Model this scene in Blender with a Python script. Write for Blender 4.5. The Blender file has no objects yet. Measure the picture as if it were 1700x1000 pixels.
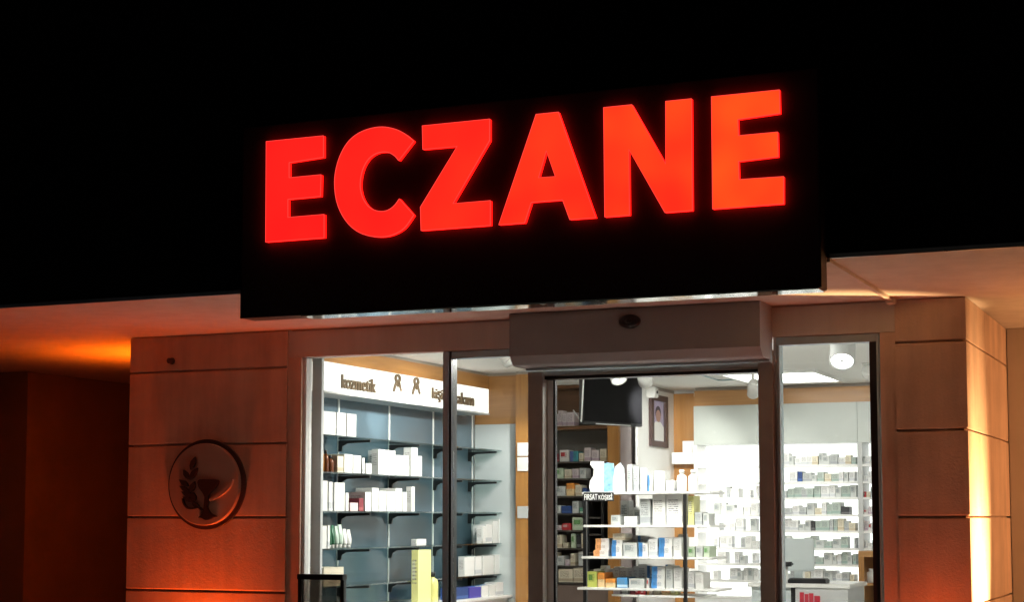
import bpy, bmesh, math, random
from mathutils import Vector, Matrix

# ------------------------------------------------------------------ camera, world, exposure
scene = bpy.context.scene
W_PX, F_PX, CX, CY = 1700.0, 2823.0, 850.0, 623.45
YAW, PITCH = 0.40452, 0.0840
CAM = Vector((0.0, -9.0, 1.6))
cam_d = bpy.data.cameras.new('camera')
cam_d.sensor_fit = 'HORIZONTAL'
cam_d.sensor_width = 36.0
cam_d.lens = 36.0 * F_PX / W_PX
cam_d.shift_y = (CY - 500.0) / W_PX
cam_d.clip_end = 500.0
cam = bpy.data.objects.new('camera', cam_d)
scene.collection.objects.link(cam)
cam.location = CAM
cam.rotation_euler = (math.pi / 2 + PITCH, 0.0, YAW)
scene.camera = cam

world = bpy.data.worlds.new('World')
scene.world = world
world.use_nodes = True
wn = world.node_tree
sky = wn.nodes.new('ShaderNodeTexSky')
sky.sky_type = 'NISHITA'
sky.sun_disc = False
sky.sun_elevation = math.radians(-4.0)
sky.sun_rotation = math.radians(200.0)
wn.links.new(sky.outputs[0], wn.nodes['Background'].inputs[0])
wn.nodes['Background'].inputs[1].default_value = 0.06

scene.render.engine = 'CYCLES'
scene.cycles.use_denoising = True
scene.cycles.max_bounces = 10
scene.cycles.transparent_max_bounces = 16
scene.cycles.diffuse_bounces = 5
scene.cycles.sample_clamp_indirect = 6.0
scene.cycles.caustics_reflective = False
scene.cycles.caustics_refractive = False
scene.view_settings.view_transform = 'Standard'
scene.view_settings.look = 'None'
scene.view_settings.exposure = 0.0
scene.view_settings.gamma = 1.0

# ------------------------------------------------------------------ pixel -> point helpers
_sy, _cy, _sp, _cp = math.sin(YAW), math.cos(YAW), math.sin(PITCH), math.cos(PITCH)
FW = Vector((-_sy * _cp, _cy * _cp, _sp))
RT = Vector((_cy, _sy, 0))
UP = RT.cross(FW)
def ray(x, y): return RT * (x - CX) - UP * (y - CY) + FW * F_PX
def atY(x, y, Y): d = ray(x, y); return CAM + d * ((Y - CAM.y) / d.y)
def atX(x, y, X): d = ray(x, y); return CAM + d * ((X - CAM.x) / d.x)
def atZ(x, y, Z): d = ray(x, y); return CAM + d * ((Z - CAM.z) / d.z)

# ------------------------------------------------------------------ materials
MATS = {}
def new_mat(name):
    m = bpy.data.materials.new(name); m.use_nodes = True
    return m, m.node_tree, m.node_tree.nodes['Principled BSDF']
def lk(t, a, b): t.links.new(a, b)
def noise(t, scale, detail=4, rough=0.55, coord='Object', vec=None):
    n = t.nodes.new('ShaderNodeTexNoise')
    n.inputs['Scale'].default_value = scale; n.inputs['Detail'].default_value = detail; n.inputs['Roughness'].default_value = rough
    if vec is None:
        c = t.nodes.new('ShaderNodeTexCoord'); vec = c.outputs[coord]
    lk(t, vec, n.inputs['Vector'])
    return n
def ramp(t, fac, stops):
    r = t.nodes.new('ShaderNodeValToRGB')
    e = r.color_ramp.elements
    while len(e) < len(stops): e.new(0.5)
    for i, (p, c) in enumerate(stops): e[i].position = p; e[i].color = (*c, 1)
    lk(t, fac, r.inputs[0]); return r
def bump(t, h, strength, dist, bs):
    b = t.nodes.new('ShaderNodeBump'); b.inputs['Strength'].default_value = strength; b.inputs['Distance'].default_value = dist
    lk(t, h, b.inputs['Height']); lk(t, b.outputs[0], bs.inputs['Normal']); return b
def mat(name, col, rough=0.5, metal=0.0, var=0.08, vscale=6.0, bmp=0.0, bscale=120.0, spec=0.5, coat=0.0, streak=0.0):
    if name in MATS: return MATS[name]
    m, t, b = new_mat(name)
    n = noise(t, vscale)
    lo = tuple(max(0, c * (1 - var)) for c in col); hi = tuple(min(1, c * (1 + var)) for c in col)
    r = ramp(t, n.outputs[0], [(0.3, lo), (0.7, hi)])
    lk(t, r.outputs[0], b.inputs['Base Color'])
    rr = t.nodes.new('ShaderNodeMapRange'); rr.inputs[3].default_value = max(0, rough - 0.06); rr.inputs[4].default_value = min(1, rough + 0.06)
    n2 = noise(t, vscale * 4); lk(t, n2.outputs[0], rr.inputs[0]); lk(t, rr.outputs[0], b.inputs['Roughness'])
    b.inputs['Metallic'].default_value = metal
    b.inputs['Specular IOR Level'].default_value = spec
    b.inputs['Coat Weight'].default_value = coat
    if bmp:
        n3 = noise(t, bscale, 6, 0.65); bump(t, n3.outputs[0], bmp, 0.004, b)
    if streak:      # faint run-off stains
        c = t.nodes.new('ShaderNodeTexCoord'); mp = t.nodes.new('ShaderNodeMapping'); mp.inputs['Scale'].default_value = (7, 7, 0.7); lk(t, c.outputs['Object'], mp.inputs['Vector'])
        ns = noise(t, 1.0, 5, 0.6, vec=mp.outputs[0]); rs = ramp(t, ns.outputs[0], [(0.32, (1 - streak,) * 3), (0.6, (1, 1, 1))])
        mx = t.nodes.new('ShaderNodeMix'); mx.data_type = 'RGBA'; mx.blend_type = 'MULTIPLY'; mx.inputs[0].default_value = 1.0
        lk(t, r.outputs[0], mx.inputs[6]); lk(t, rs.outputs[0], mx.inputs[7]); lk(t, mx.outputs[2], b.inputs['Base Color'])
    MATS[name] = m; return m
def emit(name, col, strength, var=0.0, vscale=5.0, col2=None):
    m, t, b = new_mat(name)
    b.inputs['Base Color'].default_value = (*(c * 0.3 for c in col), 1); b.inputs['Roughness'].default_value = 0.4
    b.inputs['Emission Strength'].default_value = strength
    if col2:
        n = noise(t, vscale, 1); r = ramp(t, n.outputs[0], [(0.2, col), (0.8, col2)])
        lk(t, r.outputs[0], b.inputs['Emission Color'])
    else:
        b.inputs['Emission Color'].default_value = (*col, 1)
    MATS[name] = m; return m
def wood(name, a, b_, rough=0.35, scale=1.0, axis='Z'):
    m, t, b = new_mat(name)
    c = t.nodes.new('ShaderNodeTexCoord'); mp = t.nodes.new('ShaderNodeMapping')
    s = {'Z': (14, 14, 1.0), 'X': (1.0, 14, 14), 'Y': (14, 1.0, 14)}[axis]
    mp.inputs['Scale'].default_value = tuple(v * scale for v in s)
    lk(t, c.outputs['Object'], mp.inputs['Vector'])
    n = noise(t, 1.6, 8, 0.62, vec=mp.outputs[0]); n.inputs['Distortion'].default_value = 0.6
    r = ramp(t, n.outputs[0], [(0.25, a), (0.75, b_)])
    lk(t, r.outputs[0], b.inputs['Base Color']); b.inputs['Roughness'].default_value = rough
    b.inputs['Coat Weight'].default_value = 0.25; b.inputs['Coat Roughness'].default_value = 0.15
    bump(t, n.outputs[0], 0.12, 0.002, b)
    MATS[name] = m; return m
def glass(name, tint=(0.95, 0.97, 0.96), rough=0.0, refl=0.04):
    m = bpy.data.materials.new(name); m.use_nodes = True; t = m.node_tree; t.nodes.clear()
    o = t.nodes.new('ShaderNodeOutputMaterial'); mx = t.nodes.new('ShaderNodeMixShader')
    tr = t.nodes.new('ShaderNodeBsdfTransparent'); tr.inputs[0].default_value = (*tint, 1)
    gl = t.nodes.new('ShaderNodeBsdfGlossy'); gl.inputs['Roughness'].default_value = rough
    lw = t.nodes.new('ShaderNodeLayerWeight'); lw.inputs[0].default_value = 0.5
    pw = t.nodes.new('ShaderNodeMath'); pw.operation = 'POWER'; pw.inputs[1].default_value = 4.0
    ma = t.nodes.new('ShaderNodeMath'); ma.operation = 'MULTIPLY_ADD'; ma.inputs[1].default_value = 0.9; ma.inputs[2].default_value = refl
    lk(t, lw.outputs['Facing'], pw.inputs[0]); lk(t, pw.outputs[0], ma.inputs[0]); lk(t, ma.outputs[0], mx.inputs[0])
    lk(t, tr.outputs[0], mx.inputs[1]); lk(t, gl.outputs[0], mx.inputs[2]); lk(t, mx.outputs[0], o.inputs[0])
    MATS[name] = m; return m
def carton(name, base, accent=None, kind=0):
    """printed pack: plain card with a band, a patch or lines of small print in the pack's own coordinates"""
    m, t, b = new_mat(name)
    c = t.nodes.new('ShaderNodeTexCoord'); sx = t.nodes.new('ShaderNodeSeparateXYZ'); lk(t, c.outputs['Generated'], sx.inputs[0])
    n = noise(t, 30, 3, coord='Object')
    r = ramp(t, n.outputs[0], [(0.3, tuple(v * 0.93 for v in base)), (0.7, base)])
    colr = r.outputs[0]
    def band(sock, lo, hi):
        a = t.nodes.new('ShaderNodeMath'); a.operation = 'GREATER_THAN'; a.inputs[1].default_value = lo; lk(t, sock, a.inputs[0])
        d = t.nodes.new('ShaderNodeMath'); d.operation = 'LESS_THAN'; d.inputs[1].default_value = hi; lk(t, sock, d.inputs[0])
        p = t.nodes.new('ShaderNodeMath'); p.operation = 'MULTIPLY'; lk(t, a.outputs[0], p.inputs[0]); lk(t, d.outputs[0], p.inputs[1]); return p.outputs[0]
    def mul(a, d):
        p = t.nodes.new('ShaderNodeMath'); p.operation = 'MULTIPLY'; lk(t, a, p.inputs[0]); lk(t, d, p.inputs[1]); return p.outputs[0]
    def over(col, fac, c2):
        mx = t.nodes.new('ShaderNodeMix'); mx.data_type = 'RGBA'; lk(t, fac, mx.inputs[0]); lk(t, col, mx.inputs[6]); mx.inputs[7].default_value = (*c2, 1); return mx.outputs[2]
    X, Y, Z = sx.outputs
    if accent:
        if kind == 0: f = band(Z, 0.08, 0.3)
        elif kind == 1: f = band(X, -0.1, 0.42)
        elif kind == 2: f = mul(band(Z, 0.45, 0.8), band(X, 0.1, 0.55))
        else: f = band(Z, -0.1, 0.55)
        colr = over(colr, f, accent)
    # lines of print
    w = t.nodes.new('ShaderNodeTexWave'); w.bands_direction = 'Z'; w.inputs['Scale'].default_value = 4.5
    lk(t, c.outputs['Generated'], w.inputs['Vector'])
    g = t.nodes.new('ShaderNodeMath'); g.operation = 'GREATER_THAN'; g.inputs[1].default_value = 0.6; lk(t, w.outputs[1], g.inputs[0])
    nn = noise(t, 16, 2, coord='Generated'); g2 = t.nodes.new('ShaderNodeMath'); g2.operation = 'GREATER_THAN'; g2.inputs[1].default_value = 0.46; lk(t, nn.outputs[0], g2.inputs[0])
    f = mul(mul(g.outputs[0], g2.outputs[0]), mul(band(Z, 0.35, 0.85), band(X, 0.12, 0.75)))
    ink = tuple(0.30 * v for v in (accent or base))
    colr = over(colr, f, ink)
    lk(t, colr, b.inputs['Base Color']); b.inputs['Roughness'].default_value = 0.45
    MATS[name] = m; return m

stucco = mat('stucco', (0.66, 0.49, 0.375), 0.85, var=0.13, vscale=3.5, bmp=0.8, bscale=70.0, spec=0.25, streak=0.22)
shaded_stucco = mat('shaded_stucco', (0.20, 0.15, 0.12), 0.9, var=0.12, vscale=2.0, bmp=0.5, bscale=60.0, spec=0.2)  # stucco copy with the shade of the unlit left recess in its colour
plaster = mat('plaster', (0.64, 0.59, 0.54), 0.9, var=0.05, vscale=2.0, bmp=0.25, bscale=140.0, spec=0.2, streak=0.10)
black_clad = mat('black_cladding', (0.010, 0.008, 0.007), 0.55, var=0.25, vscale=1.2, spec=0.25)
sign_black = mat('sign_black', (0.065, 0.045, 0.040), 0.5, var=0.2, vscale=2.0, spec=0.3)
alu = mat('aluminium', (0.62, 0.62, 0.62), 0.3, metal=1.0, var=0.1, vscale=8)
grey_alu = mat('grey_aluminium', (0.40, 0.54, 0.60), 0.42, metal=0.1, var=0.08, vscale=10)
brown_alu = mat('brown_aluminium', (0.36, 0.33, 0.295), 0.45, metal=0.05, var=0.1, vscale=9)
dark_alu = mat('dark_aluminium', (0.025, 0.026, 0.028), 0.4, metal=0.2, var=0.1, vscale=9)
oper_mat = mat('operator_cover', (0.36, 0.34, 0.34), 0.5, metal=0.0, var=0.05, vscale=5, bmp=0.05, bscale=200)
black_plastic = mat('black_plastic', (0.012, 0.012, 0.013), 0.35, var=0.1)
white_paint = mat('white_paint', (0.80, 0.80, 0.78), 0.6, var=0.02)
ceil_mat = mat('ceiling_paint', (0.84, 0.85, 0.83), 0.9, var=0.02, vscale=2, bmp=0.05)
white_gloss = mat('white_gloss', (0.82, 0.82, 0.80), 0.25, var=0.02)
grey_panel = mat('blue_grey_panel', (0.075, 0.118, 0.150), 0.22, var=0.05, vscale=2.5, coat=0.15)
pale_panel = mat('pale_panel', (0.60, 0.66, 0.67), 0.35, var=0.03)
light_grey = mat('light_grey', (0.52, 0.53, 0.53), 0.5, var=0.05, vscale=6)
wood_h = wood('honey_wood_flat', (0.33, 0.145, 0.038), (0.50, 0.245, 0.072), axis='Y')
wood_v = wood('honey_wood_upright', (0.33, 0.145, 0.038), (0.50, 0.245, 0.072), axis='Z')
wood_x = wood('honey_wood_across', (0.36, 0.17, 0.055), (0.52, 0.27, 0.10), axis='X')
wood_d = wood('brown_wood', (0.10, 0.045, 0.02), (0.17, 0.08, 0.035), axis='X')
clear = glass('clear_glass')
shelf_glass = glass('shelf_glass', (0.74, 0.83, 0.82), 0.05, 0.08)
smoked = glass('smoked_acrylic', (0.46, 0.43, 0.40), 0.08, 0.05)
emblem_dark = mat('emblem_dark', (0.05, 0.028, 0.02), 0.45, var=0.15)
emblem_disc = mat('emblem_disc', (0.46, 0.34, 0.27), 0.6, var=0.06, vscale=5, bmp=0.05)
brown_letter = mat('bronze_letter', (0.17, 0.12, 0.07), 0.4, metal=0.4, var=0.1)
screen_mat = mat('dark_screen', (0.006, 0.006, 0.007), 0.35, var=0.1, spec=0.05)
frame_brown = mat('frame_brown', (0.055, 0.028, 0.026), 0.4, var=0.2, vscale=12)
concrete = mat('paving', (0.46, 0.43, 0.40), 0.8, var=0.12, vscale=0.8, bmp=0.2)
floor_mat = mat('floor_tile', (0.68, 0.66, 0.62), 0.25, var=0.05, vscale=1.5)
street_mat = mat('asphalt', (0.05, 0.05, 0.052), 0.9, var=0.2, vscale=2.0, bmp=0.4)

# ------------------------------------------------------------------ object helpers
COL = scene.collection
def obj(name, me, m=None, parent=None):
    o = bpy.data.objects.new(name, me); COL.objects.link(o)
    if m is not None and me is not None and not me.materials: me.materials.append(m)
    if parent is not None: o.parent = parent
    return o
def tag(o, label=None, cat=None, group=None, kind=None):
    if label: o['label'] = label
    if cat: o['category'] = cat
    if group: o['group'] = group
    if kind: o['kind'] = kind
    return o
def thing(name, label, cat, loc=(0, 0, 0), group=None, rotz=0.0):
    o = bpy.data.objects.new(name, None); o.empty_display_size = 0.1; COL.objects.link(o)
    o.location = loc; o.rotation_euler = (0, 0, rotz)
    return tag(o, label, cat, group)
def box_mesh(name, x0, x1, y0, y1, z0, z1, bev=0.0, seg=2):
    bm = bmesh.new()
    bmesh.ops.create_cube(bm, size=1.0)
    bmesh.ops.transform(bm, matrix=Matrix.Translation(((x0 + x1) / 2, (y0 + y1) / 2, (z0 + z1) / 2)) @ Matrix.Diagonal((abs(x1 - x0), abs(y1 - y0), abs(z1 - z0), 1)), verts=bm.verts)
    if bev: bmesh.ops.bevel(bm, geom=bm.edges[:], offset=bev, segments=seg, affect='EDGES')
    me = bpy.data.meshes.new(name); bm.to_mesh(me); bm.free(); return me
def box(name, x0, x1, y0, y1, z0, z1, m, parent=None, bev=0.0):
    """box in world metres; parent empties sit at their own place, so the mesh is shifted into the parent's frame"""
    me = box_mesh(name, x0, x1, y0, y1, z0, z1, bev)
    if parent is not None:
        ox, oy, oz = root_loc(parent)
        me.transform(Matrix.Translation((-ox, -oy, -oz)))
    return obj(name, me, m, parent)
def root_loc(p):
    v = Vector((0, 0, 0)); q = p
    while q is not None: v = v + Vector(q.location); q = q.parent
    return v
def poly_mesh(name, verts, faces):
    me = bpy.data.meshes.new(name); me.from_pydata([tuple(v) for v in verts], [], faces); me.update(); return me
def prism(name, prof, axis, a0, a1, m, parent=None, bev=0.0):
    """extrude a closed 2D profile along an axis; profile pairs are the other two world axes in order"""
    n = len(prof); V = []
    for a in (a0, a1):
        for p, q in prof:
            V.append({'X': (a, p, q), 'Y': (p, a, q), 'Z': (p, q, a)}[axis])
    F = [tuple(range(n)), tuple(range(2 * n - 1, n - 1, -1))] + [(i, i + n, (i + 1) % n + n, (i + 1) % n) for i in range(n)]
    if parent is not None:
        o3 = root_loc(parent); V = [tuple(Vector(v) - o3) for v in V]
    me = poly_mesh(name, V, F)
    bm = bmesh.new(); bm.from_mesh(me); bmesh.ops.recalc_face_normals(bm, faces=bm.faces)
    if bev: bmesh.ops.bevel(bm, geom=bm.edges[:], offset=bev, segments=2, affect='EDGES')
    bm.to_mesh(me); bm.free()
    return obj(name, me, m, parent)
def lathe(name, prof, m, parent=None, loc=(0, 0, 0), seg=20, mtx=None):
    """prof: (radius, height) from bottom to top, turned round z"""
    bm = bmesh.new(); rings = []
    for r, h in prof:
        rings.append([bm.verts.new((r * math.cos(2 * math.pi * k / seg), r * math.sin(2 * math.pi * k / seg), h)) for k in range(seg)])
    for a, b in zip(rings, rings[1:]):
        for k in range(seg): bm.faces.new((a[k], a[(k + 1) % seg], b[(k + 1) % seg], b[k]))
    bm.faces.new(list(reversed(rings[0]))); bm.faces.new(rings[-1])
    for f in bm.faces: f.smooth = len(f.verts) == 4
    me = bpy.data.meshes.new(name)
    M = Matrix.Translation(loc) @ (mtx if mtx is not None else Matrix.Identity(4))
    bmesh.ops.transform(bm, matrix=M, verts=bm.verts); bm.to_mesh(me); bm.free()
    return obj(name, me, m, parent)
def tube(name, pts, r, m, parent=None, seg=8):
    cu = bpy.data.curves.new(name, 'CURVE'); cu.dimensions = '3D'; cu.bevel_depth = r; cu.bevel_resolution = max(1, seg // 4); cu.use_fill_caps = True
    sp = cu.splines.new('POLY'); sp.points.add(len(pts) - 1)
    o3 = root_loc(parent) if parent is not None else Vector((0, 0, 0))
    for p, q in zip(sp.points, pts): p.co = (*(Vector(q) - o3), 1)
    return from_curve(name, cu, m, parent)
def from_curve(name, cu, m, parent=None, mtx=None):
    t = bpy.data.objects.new('tmp', cu); COL.objects.link(t)
    dg = bpy.context.evaluated_depsgraph_get(); dg.update()
    me = bpy.data.meshes.new_from_object(t.evaluated_get(dg))
    bpy.data.objects.remove(t); bpy.data.curves.remove(cu)
    me.name = name; me.materials.clear()
    if mtx is not None: me.transform(mtx)
    return obj(name, me, m, parent)
def flat_shape(name, outlines, depth, m, parent=None, mtx=None, bev=0.0):
    """solid plate: closed 2D outlines (holes allowed) thickened by depth along local +z; local x,y = plate axes"""
    cu = bpy.data.curves.new(name, 'CURVE'); cu.dimensions = '2D'; cu.fill_mode = 'BOTH'; cu.extrude = depth / 2
    if bev: cu.bevel_depth = bev; cu.bevel_resolution = 1; cu.offset = -bev
    for ol in outlines:
        sp = cu.splines.new('POLY'); sp.points.add(len(ol) - 1); sp.use_cyclic_u = True
        for p, q in zip(sp.points, ol): p.co = (q[0], q[1], 0, 1)
    M = (mtx if mtx is not None else Matrix.Identity(4)) @ Matrix.Translation((0, 0, depth / 2))
    return from_curve(name, cu, m, parent, M)
# plate frames: local (u, v, n) -> world.  facing -Y (street): u=+X v=+Z n=-Y ; facing +X: u=+Y v=+Z n=+X
def frame_front(Y, x=0, z=0): return Matrix(((1, 0, 0, x), (0, 0, -1, Y), (0, 1, 0, z), (0, 0, 0, 1)))
def frame_right(X, y=0, z=0): return Matrix(((0, 0, 1, X), (1, 0, 0, y), (0, 1, 0, z), (0, 0, 0, 1)))
def text_mesh(name, s, w, h, depth, m, parent, mtx):
    """raised lettering fitted to a width and height, lower left corner at the frame's origin"""
    cu = bpy.data.curves.new(name, 'FONT'); cu.body = s; cu.extrude = 0.02; cu.size = 1.0; cu.offset = 0.012; cu.resolution_u = 4
    o = from_curve(name, cu, m, parent)
    me = o.data
    xs = [v.co.x for v in me.vertices]; ys = [v.co.y for v in me.vertices]
    if not xs: return o
    S = Matrix.Diagonal((w / (max(xs) - min(xs)), h / (max(ys) - min(ys)), depth / 0.04, 1))
    me.transform(mtx @ Matrix.Translation((0, 0, depth / 2)) @ S @ Matrix.Translation((-min(xs), -min(ys), 0)))
    return o
ORD = ['first', 'second', 'third', 'fourth', 'fifth', 'sixth', 'seventh', 'eighth', 'ninth', 'tenth', 'eleventh', 'twelfth', 'thirteenth', 'fourteenth', 'fifteenth', 'sixteenth', 'seventeenth', 'eighteenth', 'nineteenth', 'twentieth'] + ['twenty-' + w for w in ('first', 'second', 'third', 'fourth', 'fifth', 'sixth', 'seventh', 'eighth', 'ninth')]

# ------------------------------------------------------------------ main levels
ZS = 2.754          # outside ceiling
YF = -1.57          # face of the dark upper front
ZW = 2.582          # window head
ZC = 2.712          # shop ceiling
YB = 5.2            # rear wall of the shop

# ground
tag(box('street', -60, 60, -60, -3.2, -0.3, -0.12, street_mat), kind='structure')
tag(box('pavement', -60, 60, -3.2, 0.0, -0.3, 0.0, concrete), kind='structure')
tag(box('recess_floor', -60, -6.52, 0.0, 6.0, -0.3, 0.0, concrete), kind='structure')
tag(box('entrance_floor', -1.28, 60, 0.0, 6.0, -0.3, 0.0, concrete), kind='structure')
tag(box('shop_floor', -6.51, -1.29, 0.0, 6.0, -0.3, 0.004, floor_mat), kind='structure')
tag(box('shop_ceiling', -6.0, -1.56, 0.135, YB + 0.2, ZC, ZC + 0.02, ceil_mat), kind='structure')

# soffit and black upper front
tag(box('soffit', -16, 8, YF + 0.012, 6.0, ZS, ZS + 0.1, plaster), kind='structure')
up = thing('upper_facade', 'black clad upper front of the building above the lit shop', 'wall', (-4, YF, ZS))
box('cladding', -16, 8, YF, YF + 0.3, ZS + 0.002, 7.5, black_clad, up)
for k, z in enumerate((3.75, 4.75, 5.75)): box('cladding_joint', -16, 8, YF - 0.006, YF - 0.0005, z, z + 0.02, black_clad, up)
box('drip_edge', -16, -4.63, YF - 0.012, YF - 0.0005, ZS - 0.004, ZS + 0.016, grey_alu, up)
box('drip_edge', -1.645, 8, YF - 0.012, YF - 0.0005, ZS - 0.004, ZS + 0.016, alu, up)

# recess to the left of the shop: set-back block, deep side and end wall
tag(box('recess_pier', -16, -8.74, 1.75, 5.4, 0.0, ZS - 0.003, shaded_stucco), 'plaster block toned darker for shade at the far left beyond the emblem column', 'wall')
tag(box('recess_end_wall', -8.737, -6.515, 5.0, 5.3, 0.0, ZS - 0.003, shaded_stucco), 'shadowed end wall deep in the left recess', 'wall')
tag(box('entrance_wall', -1.285, 8, 1.66, 1.9, 0.0, ZS - 0.003, plaster), 'plain warm-lit wall set back at far right beyond the bright column', 'wall')

# ------------------------------------------------------------------ columns with grooved panels
GZ = [0.0, 0.245, 0.70, 1.155, 1.612, 2.064, 2.528, ZS - 0.003]
GAP = 0.011
colL = thing('column', 'wide rendered column with horizontal grooves carrying the round emblem', 'column', (-5.93, 0.08, 0), 'grooved columns flanking the shop')
XL0, XL1, XLM = -6.51, -5.352, -5.256
box('core', XL0 + 0.022, XL1 - 0.002, 0.022, 0.13, 0, ZS - 0.004, stucco, colL)
box('side_wall', XL0 + 0.022, XL0 + 0.3, 0.13, 5.0, 0, ZS - 0.004, stucco, colL)
for a, b in zip(GZ, GZ[1:]):
    t = ZS - 0.003 if b == GZ[-1] else b - GAP
    prism('panel', [(0.0, a + 0.006), (0.006, a), (0.022, a), (0.022, t), (0.006, t), (0.0, t - 0.006)], 'X', XL0, XL1, stucco, colL)
    box('side_panel', XL0, XL0 + 0.0215, 0.024, 1.75, a, t, stucco, colL)
box('edge_strip', XL1 + 0.001, XLM, 0.010, 0.13, 0, ZW, stucco, colL)
colR = thing('column', 'narrow rendered column at right with bright warm beam up its side', 'column', (-1.47, 0.5, 0), 'grooved columns flanking the shop')
XR0, XR1, XRM = -1.655, -1.289, -1.737
box('core', XR0 + 0.002, XR1 - 0.022, 0.022, 1.655, 0, ZS - 0.004, stucco, colR)
for a, b in zip(GZ, GZ[1:]):
    t = ZS - 0.003 if b == GZ[-1] else b - GAP
    prism('panel', [(0.0, a + 0.006), (0.006, a), (0.022, a), (0.022, t), (0.006, t), (0.0, t - 0.006)], 'X', XR0, XR1, stucco, colR)
    box('side_panel', XR1 - 0.0215, XR1, 0.024, 1.655, a, t, stucco, colR)
box('edge_strip', XRM, XR0 - 0.001, 0.010, 0.13, 0, ZW, stucco, colR)
knob = thing('wall_hook', 'small dark hook near the top of the emblem column', 'hook', atY(286, 600, 0.0))
lathe('plate', [(0.022, 0), (0.022, 0.006), (0.012, 0.012), (0.012, 0.03), (0.018, 0.036), (0.0, 0.04)], emblem_dark, knob, mtx=Matrix.Rotation(math.pi / 2, 4, 'X'), seg=12)
# lintel above the glazing
lin = thing('lintel', 'plastered band above the shop windows under the soffit', 'wall', (-3.5, 0.07, ZW))
box('band', XL1 + 0.001, XR0 - 0.001, 0.014, 0.13, ZW + 0.002, ZS - 0.003, plaster, lin)
box('shadow_gap', XL1 + 0.03, XR0 - 0.03, 0.008, 0.0135, ZS - 0.012, ZS - 0.004, brown_alu, lin)
# trunking on the soffit by the sign
tr = thing('cable_trunking', 'thin cable trunking running along soffit from sign to right column', 'trunking', (-1.66, -0.8, ZS - 0.002))
box('channel', -1.672, -1.650, YF + 0.02, -0.10, ZS - 0.016, ZS - 0.001, plaster, tr)
box('end_cap', -1.684, -1.638, -0.0995, -0.02, ZS - 0.030, ZS - 0.001, plaster, tr, bev=0.004)

# ------------------------------------------------------------------ the sign
SY = -1.70
SX0, SX1, SZ0, SZ1 = -4.613, -1.660, 2.606, 3.585
sign = thing('shop_sign', 'black box sign with glowing red letters above the shop door', 'sign', ((SX0 + SX1) / 2, SY, SZ0))
box('sign_box', SX0, SX1, SY, YF - 0.001, SZ0, SZ1, sign_black, sign, bev=0.003)
rnd = random.Random(4)
x = SX0 + 0.35
rim_a = mat('trim_bright', (0.85, 0.85, 0.84), 0.08, metal=1.0, var=0.1, vscale=14, bmp=0.12, bscale=7)
while x < SX1 - 0.02:
    L = min(rnd.uniform(0.18, 0.7), SX1 - 0.004 - x)
    box('trim_strip', x, x + L - 0.004, SY - 0.003, YF - 0.004, SZ0 - 0.006 - rnd.uniform(0, 0.003), SZ0 - 0.0005, rim_a, sign)
    x += L
for xx in (SX0 - 0.004, SX1 + 0.0005):
    box('edge_trim', xx, xx + 0.0035, SY - 0.002, SY + 0.012, SZ0, SZ1, black_clad, sign)
LY = SY - 0.001
LT, LB = atY(440, 235, SY - 0.026).z, atY(441, 402, SY - 0.026).z
LT2, LB2 = atY(1294, 147, SY - 0.026).z, atY(1301, 336, SY - 0.026).z
LETTERS = [
 ('E', [[(442,235),(537,225),(537,261),(480,270),(480,295),(533,290),(532,326),(478,331),(478,361),(538,356),(538,397),(441,402)]]),
 ('C', None),
 ('Z', [[(701,208),(813,197.5),(813,233),(752,338),(814,333),(814,374),(699,384),(698,344),(759,243),(702,248)]]),
 ('A', [[(890,189),(927,185.5),(989,361),(946,365),(934,332),(882,336),(871,370),(828,374)], [(907,250),(894,295),(922,293)]]),
 ('N', [[(1002,179),(1049,174),(1105,272),(1105,169),(1148,163.5),(1149.5,350),(1104,353.5),(1044,248),(1045,357),(1004,360)]]),
 ('E', [[(1181,159),(1294,147),(1295,188),(1225,198),(1226,225),(1291,219),(1292,260),(1226,268),(1227,298),(1301,293),(1301,336.5),(1183,346.5)]]),
]
def c_outline():
    P = []
    cx, cz = atY(634, 302, SY - 0.026).x, None
    o = [(687,234),(672,222),(655,214),(634,210.5),(612,214),(592,223),(576,238),(564,260),(557,285),(555.5,307),(558,330),(565,351),(577,370),(593,384),(612,391.5),(633,393.5),(652,390),(671,379),(687,357),
         (663,330),(655,341),(645,348.5),(634,351),(622,349),(611,342),(603,330),(599,317),(598,306),(599.5,292),(604,277),(612,264),(622,256),(633,252.5),(645,253),(655,258.5),(662,266.5)]
    def arc(p):      # smooth an open run of points, ends kept sharp
        out = []
        for i in range(len(p) - 1):
            p0, p1, p2, p3 = p[max(i - 1, 0)], p[i], p[i + 1], p[min(i + 2, len(p) - 1)]
            for k in range(4):
                t = k / 4
                out.append(tuple(0.5 * (2 * p1[j] + (p2[j] - p0[j]) * t + (2 * p0[j] - 5 * p1[j] + 4 * p2[j] - p3[j]) * t * t + (-p0[j] + 3 * p1[j] - 3 * p2[j] + p3[j]) * t ** 3) for j in (0, 1)))
        return out + [p[-1]]
    return [arc(o[:19]) + arc(o[19:])]
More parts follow.
